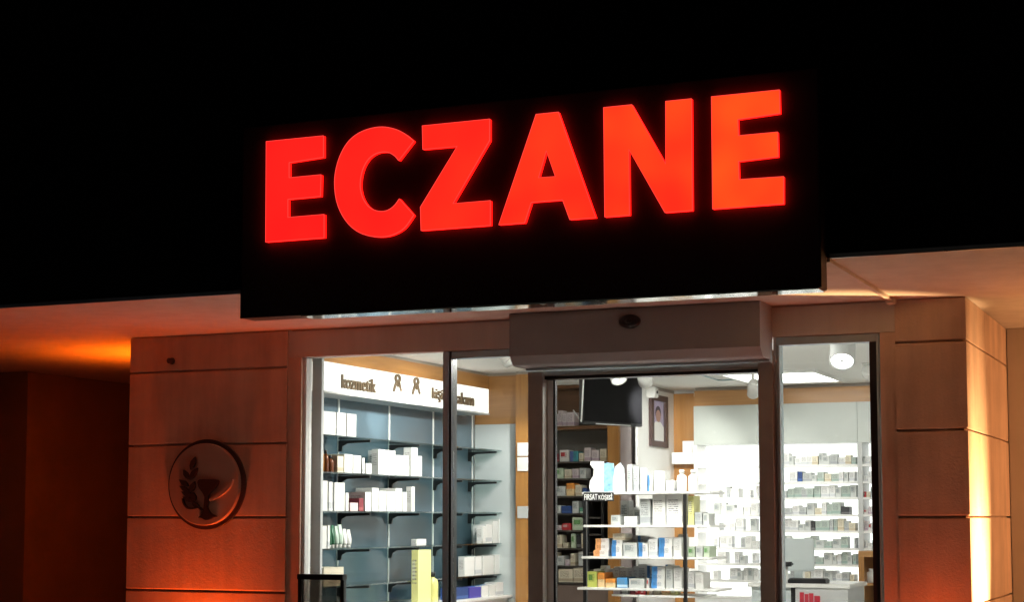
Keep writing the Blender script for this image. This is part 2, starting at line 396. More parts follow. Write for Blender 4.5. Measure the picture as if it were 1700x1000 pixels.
for i, (ch, ol) in enumerate(LETTERS):
    ol = ol or c_outline()
    pts = [[(lambda p: (p.x, p.z))(atY(px, py, SY - 0.026)) for px, py in o] for o in ol]
    # square the tops and feet up to one cap line and one base line
    sq = []
    for o in pts:
        q = []
        for u, v in o:
            if ch != 'C':
                if abs(v - LT) < 0.022: v = LT
                if abs(v - LB) < 0.022: v = LB
            q.append((u, v))
        sq.append(q)
    tt = i / 5.0
    red = (1.0, 0.005 + 0.006 * tt, 0.005); hot = (1.0, 0.009 + 0.040 * tt * tt, 0.006)
    face = emit('red_acrylic_%d' % i, red, 2.2, col2=hot, vscale=3.2)
    loc = root_loc(sign)
    le = flat_shape('letter', sq, 0.020, emit('red_side_%d' % i, (1.0, 0.006, 0.004), 2.6), sign, Matrix.Translation(-loc) @ frame_front(SY - 0.002))
    le['label'] = 'glowing red letter ' + ch
    flat_shape('face', sq, 0.004, face, le, Matrix.Translation(-loc) @ frame_front(SY - 0.0225))
    # raised rim round the face
    cu = bpy.data.curves.new('rim', 'CURVE'); cu.dimensions = '3D'; cu.bevel_depth = 0.002; cu.bevel_resolution = 1
    for q in sq:
        sp = cu.splines.new('POLY'); sp.points.add(len(q) - 1); sp.use_cyclic_u = True
        for p, (u, v) in zip(sp.points, q): p.co = (u, SY - 0.0265, v, 1)
    from_curve('rim', cu, MATS.get('rim_red') or emit('rim_red', (1.0, 0.06, 0.05), 1.15), le, Matrix.Translation(-loc))

# ------------------------------------------------------------------ round emblem on the left column
EC = atY(343.5, 805, -0.01)
em = thing('wall_emblem', 'round plaque with goblet, snake and leafy branch on the left column', 'emblem', (EC.x, 0.0, EC.z))
circ = lambda r, n=64: [(r * math.cos(2 * math.pi * k / n), r * math.sin(2 * math.pi * k / n)) for k in range(n)]
FE = frame_front(-0.0005)
flat_shape('back_ring', [circ(0.281), circ(0.235)], 0.016, emblem_dark, em, FE, bev=0.002)
flat_shape('disc', [circ(0.2545)], 0.045, emblem_disc, em, FE, bev=0.003)
FS = frame_front(-0.046)
def ec(pts):   # points read off an enlarged view of the plaque
    out = []
    for a, b in pts:
        p = atY(260 + a / 5.553, 710 + b / 5.553, -0.05); out.append((p.x - EC.x, p.z - EC.z))
    return out
def smooth(pts, n=4):
    N = len(pts); out = []
    for i in range(N):
        p0, p1, p2, p3 = pts[i - 1], pts[i], pts[(i + 1) % N], pts[(i + 2) % N]
        for k in range(n):
            t = k / n
            out.append(tuple(0.5 * ((2 * p1[j]) + (-p0[j] + p2[j]) * t + (2 * p0[j] - 5 * p1[j] + 4 * p2[j] - p3[j]) * t * t + (-p0[j] + 3 * p1[j] - 3 * p2[j] + p3[j]) * t ** 3) for j in (0, 1)))
    return out
flat_shape('goblet', [smooth(ec([(395,488),(480,480),(572,488),(572,525),(540,572),(498,612),(486,645),(490,690),(478,735),(505,790),(545,812),(562,825),(530,832),(500,850),(460,856),(422,836),(395,832),(430,800),(445,740),(450,690),(452,640),(430,598),(398,550)]))], 0.02, emblem_dark, em, FS)
flat_shape('snake', [smooth(ec([(500,655),(560,622),(620,577),(665,530),(700,482),(712,488),(694,545),(642,602),(577,648),(506,682)]))], 0.02, emblem_disc, em, FS)
flat_shape('stem', [smooth(ec([(252,660),(268,706),(300,738),(345,742),(388,730),(425,752),(420,766),(386,746),(345,758),(292,752),(256,712),(244,664)]))], 0.02, emblem_dark, em, FS)
for bx_, by_, tx, ty, wd in ((322,392,364,272,22),(300,480,258,392,20),(312,484,384,374,24),(300,545,218,482,22),(318,600,358,500,24),(320,606,220,540,20),(340,640,238,594,24),(352,690,345,600,24),(345,690,250,640,22),(400,745,330,688,20)):
    dx, dy = tx - bx_, ty - by_; L = math.hypot(dx, dy); nx, ny = -dy / L, dx / L
    lf = [(bx_, by_), (bx_ + dx * .25 + nx * wd * .8, by_ + dy * .25 + ny * wd * .8), (bx_ + dx * .55 + nx * wd, by_ + dy * .55 + ny * wd), (bx_ + dx * .85 + nx * wd * .4, by_ + dy * .85 + ny * wd * .4), (tx, ty), (bx_ + dx * .85 - nx * wd * .4, by_ + dy * .85 - ny * wd * .4), (bx_ + dx * .55 - nx * wd, by_ + dy * .55 - ny * wd), (bx_ + dx * .25 - nx * wd * .8, by_ + dy * .25 - ny * wd * .8)]
    flat_shape('leaf', [ec(lf)], 0.02, emblem_dark, em, FS)

# ------------------------------------------------------------------ up-lights on the columns (below the frame)
def uplight(label, loc, normal, col, power, size, off=0.14, tilt=0.0, blend=1.0):
    n = Vector(normal); rz = math.atan2(n.x, -n.y)
    s = thing('wall_lamp', label, 'lamp', loc, 'lamps on the columns', rz)
    obj('back_plate', box_mesh('back_plate', -0.05, 0.05, -0.012, 0.0, -0.08, 0.08, 0.003), dark_alu, s)
    obj('arm', box_mesh('arm', -0.012, 0.012, -off + 0.048, -0.0125, -0.02, 0.004), dark_alu, s)
    lathe('housing', [(0.044, -0.09), (0.05, -0.085), (0.05, 0.06), (0.044, 0.065), (0.040, 0.03), (0.0, 0.03)], dark_alu, s, (0, -off, 0))
    lathe('bulb', [(0.0, 0.031), (0.036, 0.031), (0.036, 0.036), (0.0, 0.038)], emit('bulb_%d' % len(MATS), col, 8.0), s, (0, -off, 0))
    l = bpy.data.lights.new('up_beam', 'SPOT'); l.energy = power; l.color = col; l.spot_size = math.radians(size); l.spot_blend = blend; l.shadow_soft_size = 0.03
    lo = bpy.data.objects.new('up_beam', l); COL.objects.link(lo); lo.parent = s; lo.location = (0, -off, 0.045)
    lo.rotation_euler = (math.pi + tilt, 0, 0)      # tilt > 0 leans the beam towards the wall
    return s
AMB = (1.0, 0.095, 0.008); AMB2 = (1.0, 0.12, 0.003); WRM = (1.0, 0.56, 0.24)
uplight('amber up-light on the front of the emblem column', (atY(350, 990, 0).x, 0.0, 0.44), (0, -1, 0), AMB, 105, 132)
uplight('amber up-light on the front of the right column', (atY(1545, 990, 0).x, 0.0, 0.56), (0, -1, 0), AMB, 36, 130)
uplight('amber up-light on the far side of the emblem column', (XL0, 0.98, 1.88), (-1, 0, 0), AMB2, 190, 142, off=0.34)
# ground spotlight that washes the side of the right column
gs = thing('ground_spotlight', 'ground spotlight washing the side of the right column', 'spotlight', (XR1 + 0.72, 0.33, 0.0))
gdir = Vector((-0.72, 0.0, 1.16)).normalized(); gq = gdir.to_track_quat('Z', 'Y').to_matrix().to_4x4()
lathe('base', [(0.07, 0.0), (0.07, 0.012), (0.012, 0.016), (0.012, 0.10)], dark_alu, gs, seg=20)
lathe('barrel', [(0.035, -0.10), (0.05, -0.08), (0.052, 0.05), (0.046, 0.05), (0.044, 0.025), (0.0, 0.025)], dark_alu, gs, (0, 0, 0.15), mtx=gq)
lathe('lens', [(0.0, 0.026), (0.042, 0.026), (0.042, 0.03), (0.0, 0.032)], emit('ground_lens', WRM, 8.0), gs, (0, 0, 0.15), mtx=gq)
gl_ = bpy.data.lights.new('ground_beam', 'SPOT'); gl_.energy = 2300; gl_.color = WRM; gl_.spot_size = math.radians(38); gl_.spot_blend = 1.0; gl_.shadow_soft_size = 0.03
go = bpy.data.objects.new('ground_beam', gl_); COL.objects.link(go); go.parent = gs; go.location = Vector((0, 0, 0.15)) + gdir * 0.06; go.rotation_euler = gdir.to_track_quat('-Z', 'Y').to_euler()

# added unseen lamp, warm fill for the column side and entrance
el = thing('entrance_fill_lamp', 'added warm fill lamp on the set-back entrance wall at far right', 'lamp', (0.35, 1.66, 1.85))
obj('back_plate', box_mesh('back_plate', -0.06, 0.06, -0.012, -0.0005, -0.12, 0.12, 0.003), dark_alu, el)
obj('arm', box_mesh('arm', -0.012, 0.012, -0.10, -0.0125, 0.10, 0.118), dark_alu, el)
lathe('globe', [(0.03, -0.12), (0.062, -0.08), (0.07, -0.02), (0.062, 0.04), (0.03, 0.08)], emit('fill_lamp_glow', (1.0, 0.45, 0.18), 260.0), el, (0, -0.16, 0))
lathe('hood', [(0.075, 0.081), (0.06, 0.095), (0.02, 0.12)], dark_alu, el, (0, -0.16, 0))

# ------------------------------------------------------------------ shop glazing and automatic door
XD0, XD1 = atY(882, 700, 0.05).x, atY(1263, 700, 0.05).x          # outer sides of the door opening
XM0, XM1 = atY(736, 700, 0.03).x, atY(745.5, 700, 0.03).x
win = thing('shop_window', 'large left display window of the cosmetics shelves with dark mullion', 'window', (-4.5, 0.06, 0))
box('jamb', XLM + 0.001, XLM + 0.022, 0.03, 0.10, 0.1, ZW - 0.002, white_gloss, win, bev=0.002)  # white stands in for interior light catching this edge
box('mullion', XM0, XM1, 0.02, 0.12, 0.1, ZW - 0.002, grey_alu, win, bev=0.003)
box('gasket', XM1 + 0.0005, XM1 + 0.014, 0.030, 0.11, 0.1, ZW - 0.002, black_plastic, win)
box('top_rail', XM1 + 0.015, XD0 - 0.002, 0.03, 0.11, ZW - 0.042, ZW - 0.002, grey_alu, win, bev=0.003)
box('sill', XLM + 0.023, XM0 - 0.001, 0.02, 0.14, 0.06, 0.10, grey_alu, win, bev=0.003)
box('sill', XM1 + 0.015, XD0 - 0.002, 0.02, 0.14, 0.06, 0.10, grey_alu, win, bev=0.003)
box('plinth', XLM + 0.001, XD0 - 0.002, 0.03, 0.13, 0.005, 0.059, stucco, win)
box('pane', XLM + 0.0225, XM0 - 0.0005, 0.060, 0.070, 0.101, ZW - 0.003, clear, win)
box('pane', XM1 + 0.0145, XD0 - 0.0025, 0.060, 0.070, 0.101, ZW - 0.043, clear, win)
XW0, XW1 = atY(1286, 700, 0.03).x, atY(1461, 700, 0.03).x
XW1 = min(XW1, XRM - 0.001)
win2 = thing('shop_window', 'narrow right shop window between automatic door and column', 'window', (-2.0, 0.06, 0))
box('jamb', XW0, XW0 + 0.014, 0.02, 0.10, 0.1, ZW - 0.002, alu, win2, bev=0.002)
box('jamb_inner', XW0 + 0.0145, XW0 + 0.03, 0.03, 0.11, 0.1, ZW - 0.044, grey_alu, win2, bev=0.002)
box('top_rail', XW0 + 0.0145, XW1 - 0.0125, 0.025, 0.11, ZW - 0.043, ZW - 0.002, grey_alu, win2, bev=0.003)
box('jamb', XW1 - 0.012, XW1, 0.02, 0.10, 0.1, ZW - 0.002, grey_alu, win2, bev=0.002)
box('jamb_inner', XW1 - 0.052, XW1 - 0.0125, 0.035, 0.11, 0.1, ZW - 0.044, dark_alu, win2, bev=0.002)
box('sill', XW0 + 0.0145, XW1 - 0.0125, 0.02, 0.14, 0.06, 0.0995, grey_alu, win2, bev=0.003)
box('plinth', XW0, XW1, 0.03, 0.13, 0.005, 0.059, stucco, win2)
box('pane', XW0 + 0.0305, XW1 - 0.0525, 0.062, 0.072, 0.1005, ZW - 0.0445, clear, win2)
for px, py in ((1287, 600), (1287, 634), (1288, 655)):
    q = atY(px, py, 0.02); lathe('screw', [(0.006, 0), (0.006, 0.003), (0.0, 0.005)], alu, win2, tuple(Vector((q.x + 0.003, 0.02, q.z)) - root_loc(win2)), seg=8, mtx=Matrix.Rotation(math.pi / 2, 4, 'X'))

ZD = atY(1100, 619, 0.05).z       # underside of the door header
door = thing('automatic_door', 'brown framed sliding glass door standing in the shop entrance', 'door', ((XD0 + XD1) / 2, 0.06, 0))
XP = atY(904, 700, 0.03).x
box('door_post', XD0, XP, 0.0, 0.12, 0.005, ZD + 0.03, brown_alu, door, bev=0.003)
XQ = XW0 - 0.001
box('door_post', XD1, XQ, 0.0, 0.12, 0.005, ZD + 0.10, brown_alu, door, bev=0.003)
box('header_rail', XP + 0.001, XD1 - 0.001, 0.005, 0.12, ZD, ZD + 0.035, brown_alu, door, bev=0.003)
box('header_gap', XP + 0.001, XD1 - 0.001, 0.03, 0.12, ZD - 0.018, ZD - 0.0005, black_plastic, door)
XS = atY(918.5, 700, 0.08).x; XS0 = atY(906, 700, 0.08).x
leaf = box('sliding_leaf', XS0 - 0.0, XS, 0.075, 0.115, 0.02, ZD - 0.02, mat('satin_silver', (0.70, 0.72, 0.72), 0.4, var=0.05), door, bev=0.003)
box('brush_seal', XS + 0.0005, XS + 0.012, 0.08, 0.11, 0.02, ZD - 0.02, black_plastic, leaf)
box('door_pane', XS + 0.0125, XD1 - 0.002, 0.09, 0.098, 0.02, ZD - 0.02, clear, leaf)
# operator casing above the door
YO = -0.24
OX0, OX1 = atY(846, 560, YO).x, atY(1262, 540, YO).x
OZ1 = atY(1262, 498, YO).z; OZ2 = atY(1264, 575, YO).z; YC_ = -0.195; OZ0 = atY(1272, 592, YC_).z
op = thing('door_operator', 'long brown casing of the automatic door drive with motion sensor', 'door operator', ((OX0 + OX1) / 2, YO, OZ0))
prof = [(YO, OZ2), (YO, OZ1 - 0.01), (YO + 0.012, OZ1), (0.012, OZ1), (0.012, OZ0), (YC_ + 0.012, OZ0), (YC_, OZ0 + 0.006)]
prism('casing', prof, 'X', OX0 + 0.004, OX1 - 0.004, oper_mat, op)
for xa in (OX0, OX1 - 0.0035):
    prism('end_cap', [(YO - 0.003, OZ2 - 0.001), (YO - 0.003, OZ1 - 0.008), (YO + 0.010, OZ1 + 0.003), (0.011, OZ1 + 0.003), (0.011, OZ0 - 0.003), (YC_ + 0.014, OZ0 - 0.003), (YC_ - 0.002, OZ0 + 0.004)], 'X', xa, xa + 0.0035, oper_mat, op)
box('bottom_lip', OX0 + 0.02, OX1 - 0.004, -0.052, -0.004, OZ0 - 0.014, OZ0 - 0.0035, grey_alu, op)
SP = atY(1046, 534, YO)
sen = lathe('motion_sensor', [(0.062, 0), (0.062, 0.010), (0.050, 0.022), (0.025, 0.030), (0.0, 0.032)], black_plastic, op, tuple(Vector((SP.x, YO - 0.0005, SP.z)) - root_loc(op)), mtx=Matrix.Rotation(math.pi / 2, 4, 'X') @ Matrix.Diagonal((1, 0.62, 1, 1)), seg=24)
lathe('sensor_lens', [(0.022, 0.028), (0.020, 0.034), (0.0, 0.040)], dark_alu, sen, tuple(Vector((SP.x, YO - 0.0005, SP.z)) - root_loc(op)), mtx=Matrix.Rotation(math.pi / 2, 4, 'X') @ Matrix.Diagonal((1, 0.62, 1, 1)), seg=16)
brk = box('side_bracket', OX1 + 0.0005, XQ + 0.0, -0.04, -0.001, OZ0 - 0.02, OZ0 + 0.09, grey_alu, op)

# black framed stand in front of the left window
q0, q1 = atY(501, 958, -0.12), atY(577, 958, -0.12)
st = thing('display_stand', 'black framed stand with smoked panel outside the left window corner', 'stand', ((q0.x + q1.x) / 2, -0.15, 0))
zt = q0.z
box('top_bar', q0.x, q1.x, -0.18, -0.12, zt - 0.016, zt + 0.016, black_plastic, st, bev=0.003)
for xa in (q0.x, q1.x - 0.022): box('leg', xa, xa + 0.022, -0.165, -0.135, 0.02, zt - 0.0165, black_plastic, st)
box('panel', q0.x + 0.0225, q1.x - 0.0225, -0.152, -0.146, 0.30, zt - 0.017, smoked, st)
for xa in (q0.x - 0.01, q1.x - 0.032): box('foot', xa, xa + 0.042, -0.32, 0.0 - 0.02, 0.0, 0.0195, black_plastic, st)

# ------------------------------------------------------------------ shop interior: walls
XB, XLB, YR = -5.42, -5.19, 2.93
tag(box('side_wall', -5.60, -5.44, 0.135, YB + 0.2, 0.005, ZC - 0.001, white_paint), 'left inner wall of the shop behind the cosmetics shelves', 'wall')
tag(box('rear_wall', -5.43, -1.72, YB, YB + 0.2, 0.005, ZC - 0.001, white_paint), 'white rear wall of the shop behind the lit shelves', 'wall')
tag(box('inner_side_wall', -1.71, -1.66, 0.135, YB + 0.2, 0.005, ZC - 0.001, white_paint), 'right inner wall of the shop', 'wall')
# cosmetics wall unit
ks = thing('cosmetics_shelving', 'blue-grey cosmetics wall unit with glass shelves and lit header', 'shelving', (XB, 1.5, 0.005))
RAILS = [0.77, 1.49, 2.19, 2.88]
ed = [0.165, 0.77, 1.49, 2.19, YR - 0.003]
for a, b in zip(ed, ed[1:]):
    box('back_panel', XB - 0.018, XB, a + 0.009, b - 0.009, 1.03, 2.384, grey_panel, ks)
for y in RAILS: box('slot_rail', XB - 0.016, XB + 0.006, y - 0.008, y + 0.008, 1.03, 2.384, white_gloss, ks)
SHZ = [2.118, 1.887, 1.645, 1.412, 1.178]
for zz in SHZ:
    sh = box('glass_shelf', XB + 0.008, XLB, 0.168, YR - 0.005, zz - 0.010, zz, shelf_glass, ks, bev=0.002)
    for y in RAILS[:3] + [2.80]:
        o3 = root_loc(ks)
        prism('bracket', [(XB + 0.006, zz - 0.085), (XB + 0.006, zz - 0.0115), (XLB + 0.01, zz - 0.0115), (XLB + 0.01, zz - 0.026), (XB + 0.07, zz - 0.032), (XB + 0.035, zz - 0.05), (XB + 0.028, zz - 0.085)], 'Y', y - 0.007, y + 0.007, dark_alu, ks)
box('end_panel', XLM + 0.003, XLB + 0.004, 0.135, 0.165, 0.10, ZW + 0.1, light_grey, ks, bev=0.002)
box('base_cabinet', XB - 0.018, XLB + 0.05, 0.168, YR - 0.003, 0.005, 1.0, white_gloss, ks)
box('base_top', XB - 0.018, XLB + 0.09, 0.168, YR - 0.003, 1.001, 1.022, white_gloss, ks, bev=0.003)
lbx = box('light_box', XB, XLB, 0.168, 2.68, 2.388, 2.570, emit('header_white', (1.0, 0.97, 0.92), 1.25), ks, bev=0.003)
box('light_box_rim', XB + 0.01, XLB + 0.004, 0.168, 2.683, 2.376, 2.387, light_grey, lbx)
box('wood_band', XB - 0.018, -5.30, 0.168, YR - 0.003, 2.571, ZC - 0.022, wood_h, ks)
box('shadow_gap', XB - 0.018, -5.315, 0.168, YR - 0.003, ZC - 0.0215, ZC - 0.001, brown_alu, ks)
def lb_text(name, s, xa, xb, yt, yb):
    p0, p1 = atX(xa, yb, XLB), atX(xb, yb, XLB); zt_ = atX(xa, yt, XLB).z
    o = text_mesh(name, s, p1.y - p0.y, zt_ - p0.z, 0.012, brown_letter, lbx, Matrix.Translation(-root_loc(ks)) @ frame_right(XLB + 0.001, p0.y, p0.z))
    return o
lb_text('lettering', 'kozmetik', 565.5, 622, 622, 645)
lb_text('lettering', 'kişisel', 716, 747, 644, 667)
lb_text('lettering', 'bakım', 750, 785, 650, 670)
for px, py in ((659, 626), (690, 631)):
    c0 = atX(px, py + 6, XLB); ic = thing  # ribbon-like figure: ring head with two legs
    FR = Matrix.Translation(-root_loc(ks)) @ frame_right(XLB + 0.001, c0.y, c0.z)
    ringo = [(0.030 * math.cos(a * math.pi / 12) * 1.4, 0.030 * math.sin(a * math.pi / 12) + 0.012) for a in range(24)]
    ringi = [(0.013 * math.cos(a * math.pi / 12) * 1.4, 0.014 * math.sin(a * math.pi / 12) + 0.014) for a in range(24)]
    fg = flat_shape('figure', [ringo, ringi], 0.010, brown_letter, lbx, FR)
    flat_shape('leg', [[(-0.028, -0.010), (-0.052, -0.045), (-0.064, -0.078), (-0.050, -0.080), (-0.034, -0.050), (-0.008, -0.018)]], 0.010, brown_letter, fg, FR)
    flat_shape('leg', [[(0.008, -0.018), (0.030, -0.044), (0.046, -0.072), (0.060, -0.068), (0.044, -0.038), (0.028, -0.008)]], 0.010, brown_letter, fg, FR)
    flat_shape('body', [[(-0.008, -0.016), (0.022, -0.016), (0.026, -0.042), (0.0, -0.046)]], 0.010, brown_letter, fg, FR)
# return at the end of the unit
rt = thing('shelf_end_wall', 'pale end panel with wooden head at the far end of cosmetics shelves', 'wall', (-5.2, YR, 0.005))
box('pale_panel', XB, -5.085, YR, YR + 0.04, 0.005, 2.318, pale_panel, rt)
box('metal_edge', -5.084, -5.068, YR - 0.01, YR + 0.04, 0.005, 2.318, alu, rt)
box('wood_head', XB, -5.052, YR - 0.002, YR + 0.04, 2.319, ZC - 0.022, wood_x, rt)
box('shadow_gap', XB, -5.052, YR + 0.004, YR + 0.04, ZC - 0.0215, ZC - 0.001, brown_alu, rt)
pil = thing('wood_pillar', 'honey coloured wooden pillar left of the door post', 'pillar', (-4.93, 2.95, 0.005))
box('shaft', -5.050, -4.80, 2.86, 3.05, 0.005, ZC - 0.022, wood_v, pil, bev=0.003)
box('cap', -5.046, -4.804, 2.866, 3.05, ZC - 0.0215, ZC - 0.001, brown_alu, pil)
for z0_, z1_ in ((2.07, 2.17), (1.955, 2.06), (1.60, 1.69)): box('reflection_patch', -5.030, -4.86, 2.850, 2.8595, z0_, z1_, white_gloss if z0_ > 1.7 else light_grey, pil)  # pale patches stand in for reflections on the polished wood
# cabinet further in; dim light put into its dark board colours
YC = 4.2
XC0, XC1 = atY(905, 800, YC).x - 0.15, atY(1009, 800, YC).x
cab = thing('wall_cabinet', 'dim brown wall cabinet full of small packs left of television', 'cabinet', ((XC0 + XC1) / 2, YC + 0.2, 0.005))
shaded_grey = mat('shaded_cabinet_grey', (0.20, 0.19, 0.17), 0.6, var=0.06)
shaded_board = mat('shaded_board', (0.055, 0.048, 0.040), 0.5, var=0.1)
box('back_board', XC0, XC1, YC + 0.36, YC + 0.40, 0.005, ZC - 0.001, shaded_grey, cab)
box('top_board', XC0, XC1, YC + 0.24, YC + 0.355, atY(945, 706, YC).z + 0.03, ZC - 0.03, wood_d, cab)
box('cornice', XC0, XC1, YC + 0.0, YC + 0.355, ZC - 0.029, ZC - 0.002, wood_d, cab)
box('side_board', XC0 - 0.03, XC0 - 0.001, YC, YC + 0.40, 0.005, ZC - 0.001, wood_d, cab)
CROW = [708, 767, 795, 824, 853, 881, 911, 940, 968]
CZ = [atY(945, y, YC).z for y in CROW]
box('wood_shelf', XC0, XC1, YC - 0.02, YC + 0.235, CZ[0] - 0.03, CZ[0], wood_d, cab)
for zz in CZ[1:]: box('shelf', XC0, XC1 - 0.17, YC, YC + 0.355, zz - 0.015, zz, shaded_board, cab)
XU = atY(976, 800, YC).x
box('upright', XU - 0.012, XU + 0.012, YC - 0.006, YC + 0.355, CZ[-1] - 0.02, CZ[3], black_plastic, cab)
XU2 = atY(1000, 800, YC).x
box('upright', XU2 - 0.012, XU2 + 0.012, YC - 0.006, YC + 0.355, CZ[-1] - 0.02, CZ[2], black_plastic, cab)
for zz in CZ[3:]: box('narrow_shelf', XU + 0.0125, XU2 - 0.0125, YC, YC + 0.355, zz - 0.045, zz - 0.03, shaded_board, cab)
box('lower_front', XC0, XC1, YC + 0.02, YC + 0.355, 0.005, CZ[-1] - 0.021, mat('taupe', (0.17, 0.12, 0.10), 0.5), cab)
XPst = atY(1028, 800, YC).x; XLil = atY(1055, 800, YC).x
part = thing('partition', 'white partition with wooden post standing between cabinet and portrait', 'wall', (-4.6, 4.6, 0.005))
box('wood_post', XC1 + 0.001, XPst, YC - 0.01, YC + 0.40, 0.005, ZC - 0.002, wood_v, part, bev=0.003)
box('lilac_panel', XPst + 0.001, XLil, YC + 0.03, YC + 0.08, 0.005, ZC - 0.002, mat('lilac', (0.42, 0.37, 0.37), 0.5, var=0.03), part)
XWL = atX(1060, 700, -4.53).x
box('dark_edge', XLil + 0.001, -4.585, YC, YC + 0.08, 0.005, ZC - 0.002, mat('dark_edge', (0.03, 0.02, 0.02), 0.5), part)
box('white_side', -4.584, -4.530, YC, YB - 0.001, 0.005, ZC - 0.03, white_paint, part)
box('top_shadow', -4.584, -4.535, YC, YB - 0.001, ZC - 0.029, ZC - 0.002, brown_alu, part)
# rear wall dressing: wood panel, header, backlit bay
rw = thing('backlit_shelving', 'wide backlit white medicine shelving along the rear wall', 'shelving', (-3.4, YB, 0.005))
XWd = atY(1168, 700, YB).x
box('wood_panel', -4.529, XWd, YB - 0.04, YB - 0.001, 0.005, ZC - 0.03, wood_v, rw)
ZH0, ZH1 = atY(1260, 738, YB - 0.3).z, atY(1260, 672, YB - 0.3).z
XE = -1.80
box('wood_band', XWd + 0.001, XE, YB - 0.27, YB - 0.001, ZH1 + 0.001, ZC - 0.028, wood_x, rw)
box('band_shadow', XWd + 0.001, XE, YB - 0.24, YB - 0.001, ZC - 0.0275, ZC - 0.001, brown_alu, rw)
XHs = [XWd + 0.002, atY(1423, 700, YB - 0.3).x, XE]
for a, b in zip(XHs, XHs[1:]): box('header_panel', a + 0.001, b - 0.001, YB - 0.30, YB - 0.001, ZH0, ZH1, mat('header_grey', (0.46, 0.49, 0.465), 0.25, var=0.03), rw, bev=0.002)
bay_glow = emit('bay_glow', (1.0, 0.985, 0.95), 1.7)
XDv = atY(1424, 800, 4.9).x
box('glow_panel', XWd + 0.03, XDv - 0.001, YB - 0.03, YB - 0.001, 0.90, ZH0 - 0.001, bay_glow, rw)
box('glow_panel', XDv + 0.041, XE, YB - 0.03, YB - 0.001, 0.90, ZH0 - 0.001, bay_glow, rw)
box('upright', XWd + 0.001, XWd + 0.029, YB - 0.30, YB - 0.001, 0.005, ZH0 - 0.001, white_gloss, rw)
box('upright', XDv, XDv + 0.040, YB - 0.30, YB - 0.001, 0.005, ZH0 - 0.001, light_grey, rw)
YSF = 4.90
BROW = [772, 800, 826.5, 855, 882, 911, 938, 966, 994]
BZ = [atY(1360, y, YSF).z for y in BROW]
for zz in BZ:
    box('shelf', XWd + 0.030, XDv - 0.001, YSF, YB - 0.031, zz - 0.018, zz, white_gloss, rw)
    box('shelf', XDv + 0.041, XE, YSF, YB - 0.031, zz - 0.018, zz, white_gloss, rw)
box('drawer_base', XWd + 0.030, XDv - 0.001, YSF, YB - 0.031, 0.005, BZ[-1] - 0.02, white_gloss, rw)

# ------------------------------------------------------------------ lights of the shop
panel_glow = emit('panel_glow', (1.0, 0.98, 0.94), 7.0)
added_entrance_glow = emit('added_entrance_glow', (1.0, 0.96, 0.90), 26.0)
def ceiling_panel(label, x0, x1, y0, y1, depth=0.012, glow=None):
    t = thing('ceiling_light', label, 'light', ((x0 + x1) / 2, (y0 + y1) / 2, ZC), 'ceiling light panels')
    fr = 0.03
    if glow:      # added opal box whose sides brighten the ceiling
        box('diffuser', x0, x1, y0, y1, ZC - 0.10, ZC - 0.002, glow, t, bev=0.01); return t
    for n, a in (('frame', (x0 - fr, x1 + fr, y0 - fr, y0)), ('frame', (x0 - fr, x1 + fr, y1, y1 + fr)), ('frame', (x0 - fr, x0 - .0005, y0 + .0005, y1 - .0005)), ('frame', (x1 + .0005, x1 + fr, y0 + .0005, y1 - .0005))):
        box(n, *a, ZC - depth - 0.012, ZC - 0.001, ceil_mat, t)
    box('diffuser', x0 + 0.001, x1 - 0.001, y0 + 0.001, y1 - 0.001, ZC - depth - 0.002, ZC - 0.002, glow or panel_glow, t)
pa, pb = atZ(1318, 631, ZC), atZ(1415, 612, ZC)
ceiling_panel('bright rectangular ceiling light seen through the right window', -3.62, -2.92, 3.55, 4.45)
ceiling_panel('added unseen ceiling light above the entrance', -4.0, -2.75, 0.45, 1.15, glow=added_entrance_glow)  # added unseen lamp that brightens the pavement, soffit and ceiling

lens = emit('spot_lens', (1.0, 0.97, 0.90), 12.0)
lens_dim = emit('spot_lens_soft', (1.0, 0.97, 0.92), 2.0)
def spot(label, head, aim, r=0.06, L=0.14, m=light_grey, power=60, size=70, lit=True, group='ceiling spotlights'):
    head = Vector(head); aim = Vector(aim)
    t = thing('spotlight', label, 'spotlight', (head.x, head.y, ZC), group)
    d = (aim - head).normalized(); q = d.to_track_quat('Z', 'Y').to_matrix().to_4x4()
    rel = head - Vector((head.x, head.y, ZC))
    lathe('stem', [(0.012, rel.z), (0.012, -0.012)], m, t, seg=10)
    lathe('canopy', [(0.04, -0.014), (0.045, -0.012), (0.045, -0.001)], m, t, seg=20)
    lathe('barrel', [(r * 0.55, -L), (r * 0.92, -L * 0.9), (r, -L * 0.75), (r, 0.0), (r * 0.9, 0.002), (r * 0.86, -0.012), (0.0, -0.012)], m, t, tuple(rel), mtx=q, seg=24)
    lathe('lens', [(0.0, -0.011), (r * 0.84, -0.011), (r * 0.84, -0.006), (0.0, -0.002)], lens if lit else lens_dim, t, tuple(rel), mtx=q, seg=24)
    if power:
        l = bpy.data.lights.new('spot_beam', 'SPOT'); l.energy = power; l.color = (1.0, 0.96, 0.90); l.spot_size = math.radians(size); l.spot_blend = 0.6; l.shadow_soft_size = r * 0.8
        lo = bpy.data.objects.new('spot_beam', l); COL.objects.link(lo); lo.parent = t; lo.location = rel + d * 0.012; lo.rotation_euler = d.to_track_quat('-Z', 'Y').to_euler()
    return t
p = atY(1398, 601, 1.3); spot('large grey spotlight with bright lens in the right window', p, (p.x + 0.15, 0.2, 1.2), 0.078, 0.20, light_grey, 80, 80)
p = atY(975, 627, 3.0); spot('small lit spotlight at the upper left corner of television', (p.x, p.y, p.z), (-5.2, 4.3, 2.2), 0.035, 0.08, white_gloss, 10, 60)
p = atY(1028, 632, 2.0); spot('white spotlight hanging just in front of television', (p.x, p.y, p.z), (-3.3, 1.4, 1.3), 0.055, 0.12, white_gloss, 70, 80, False)
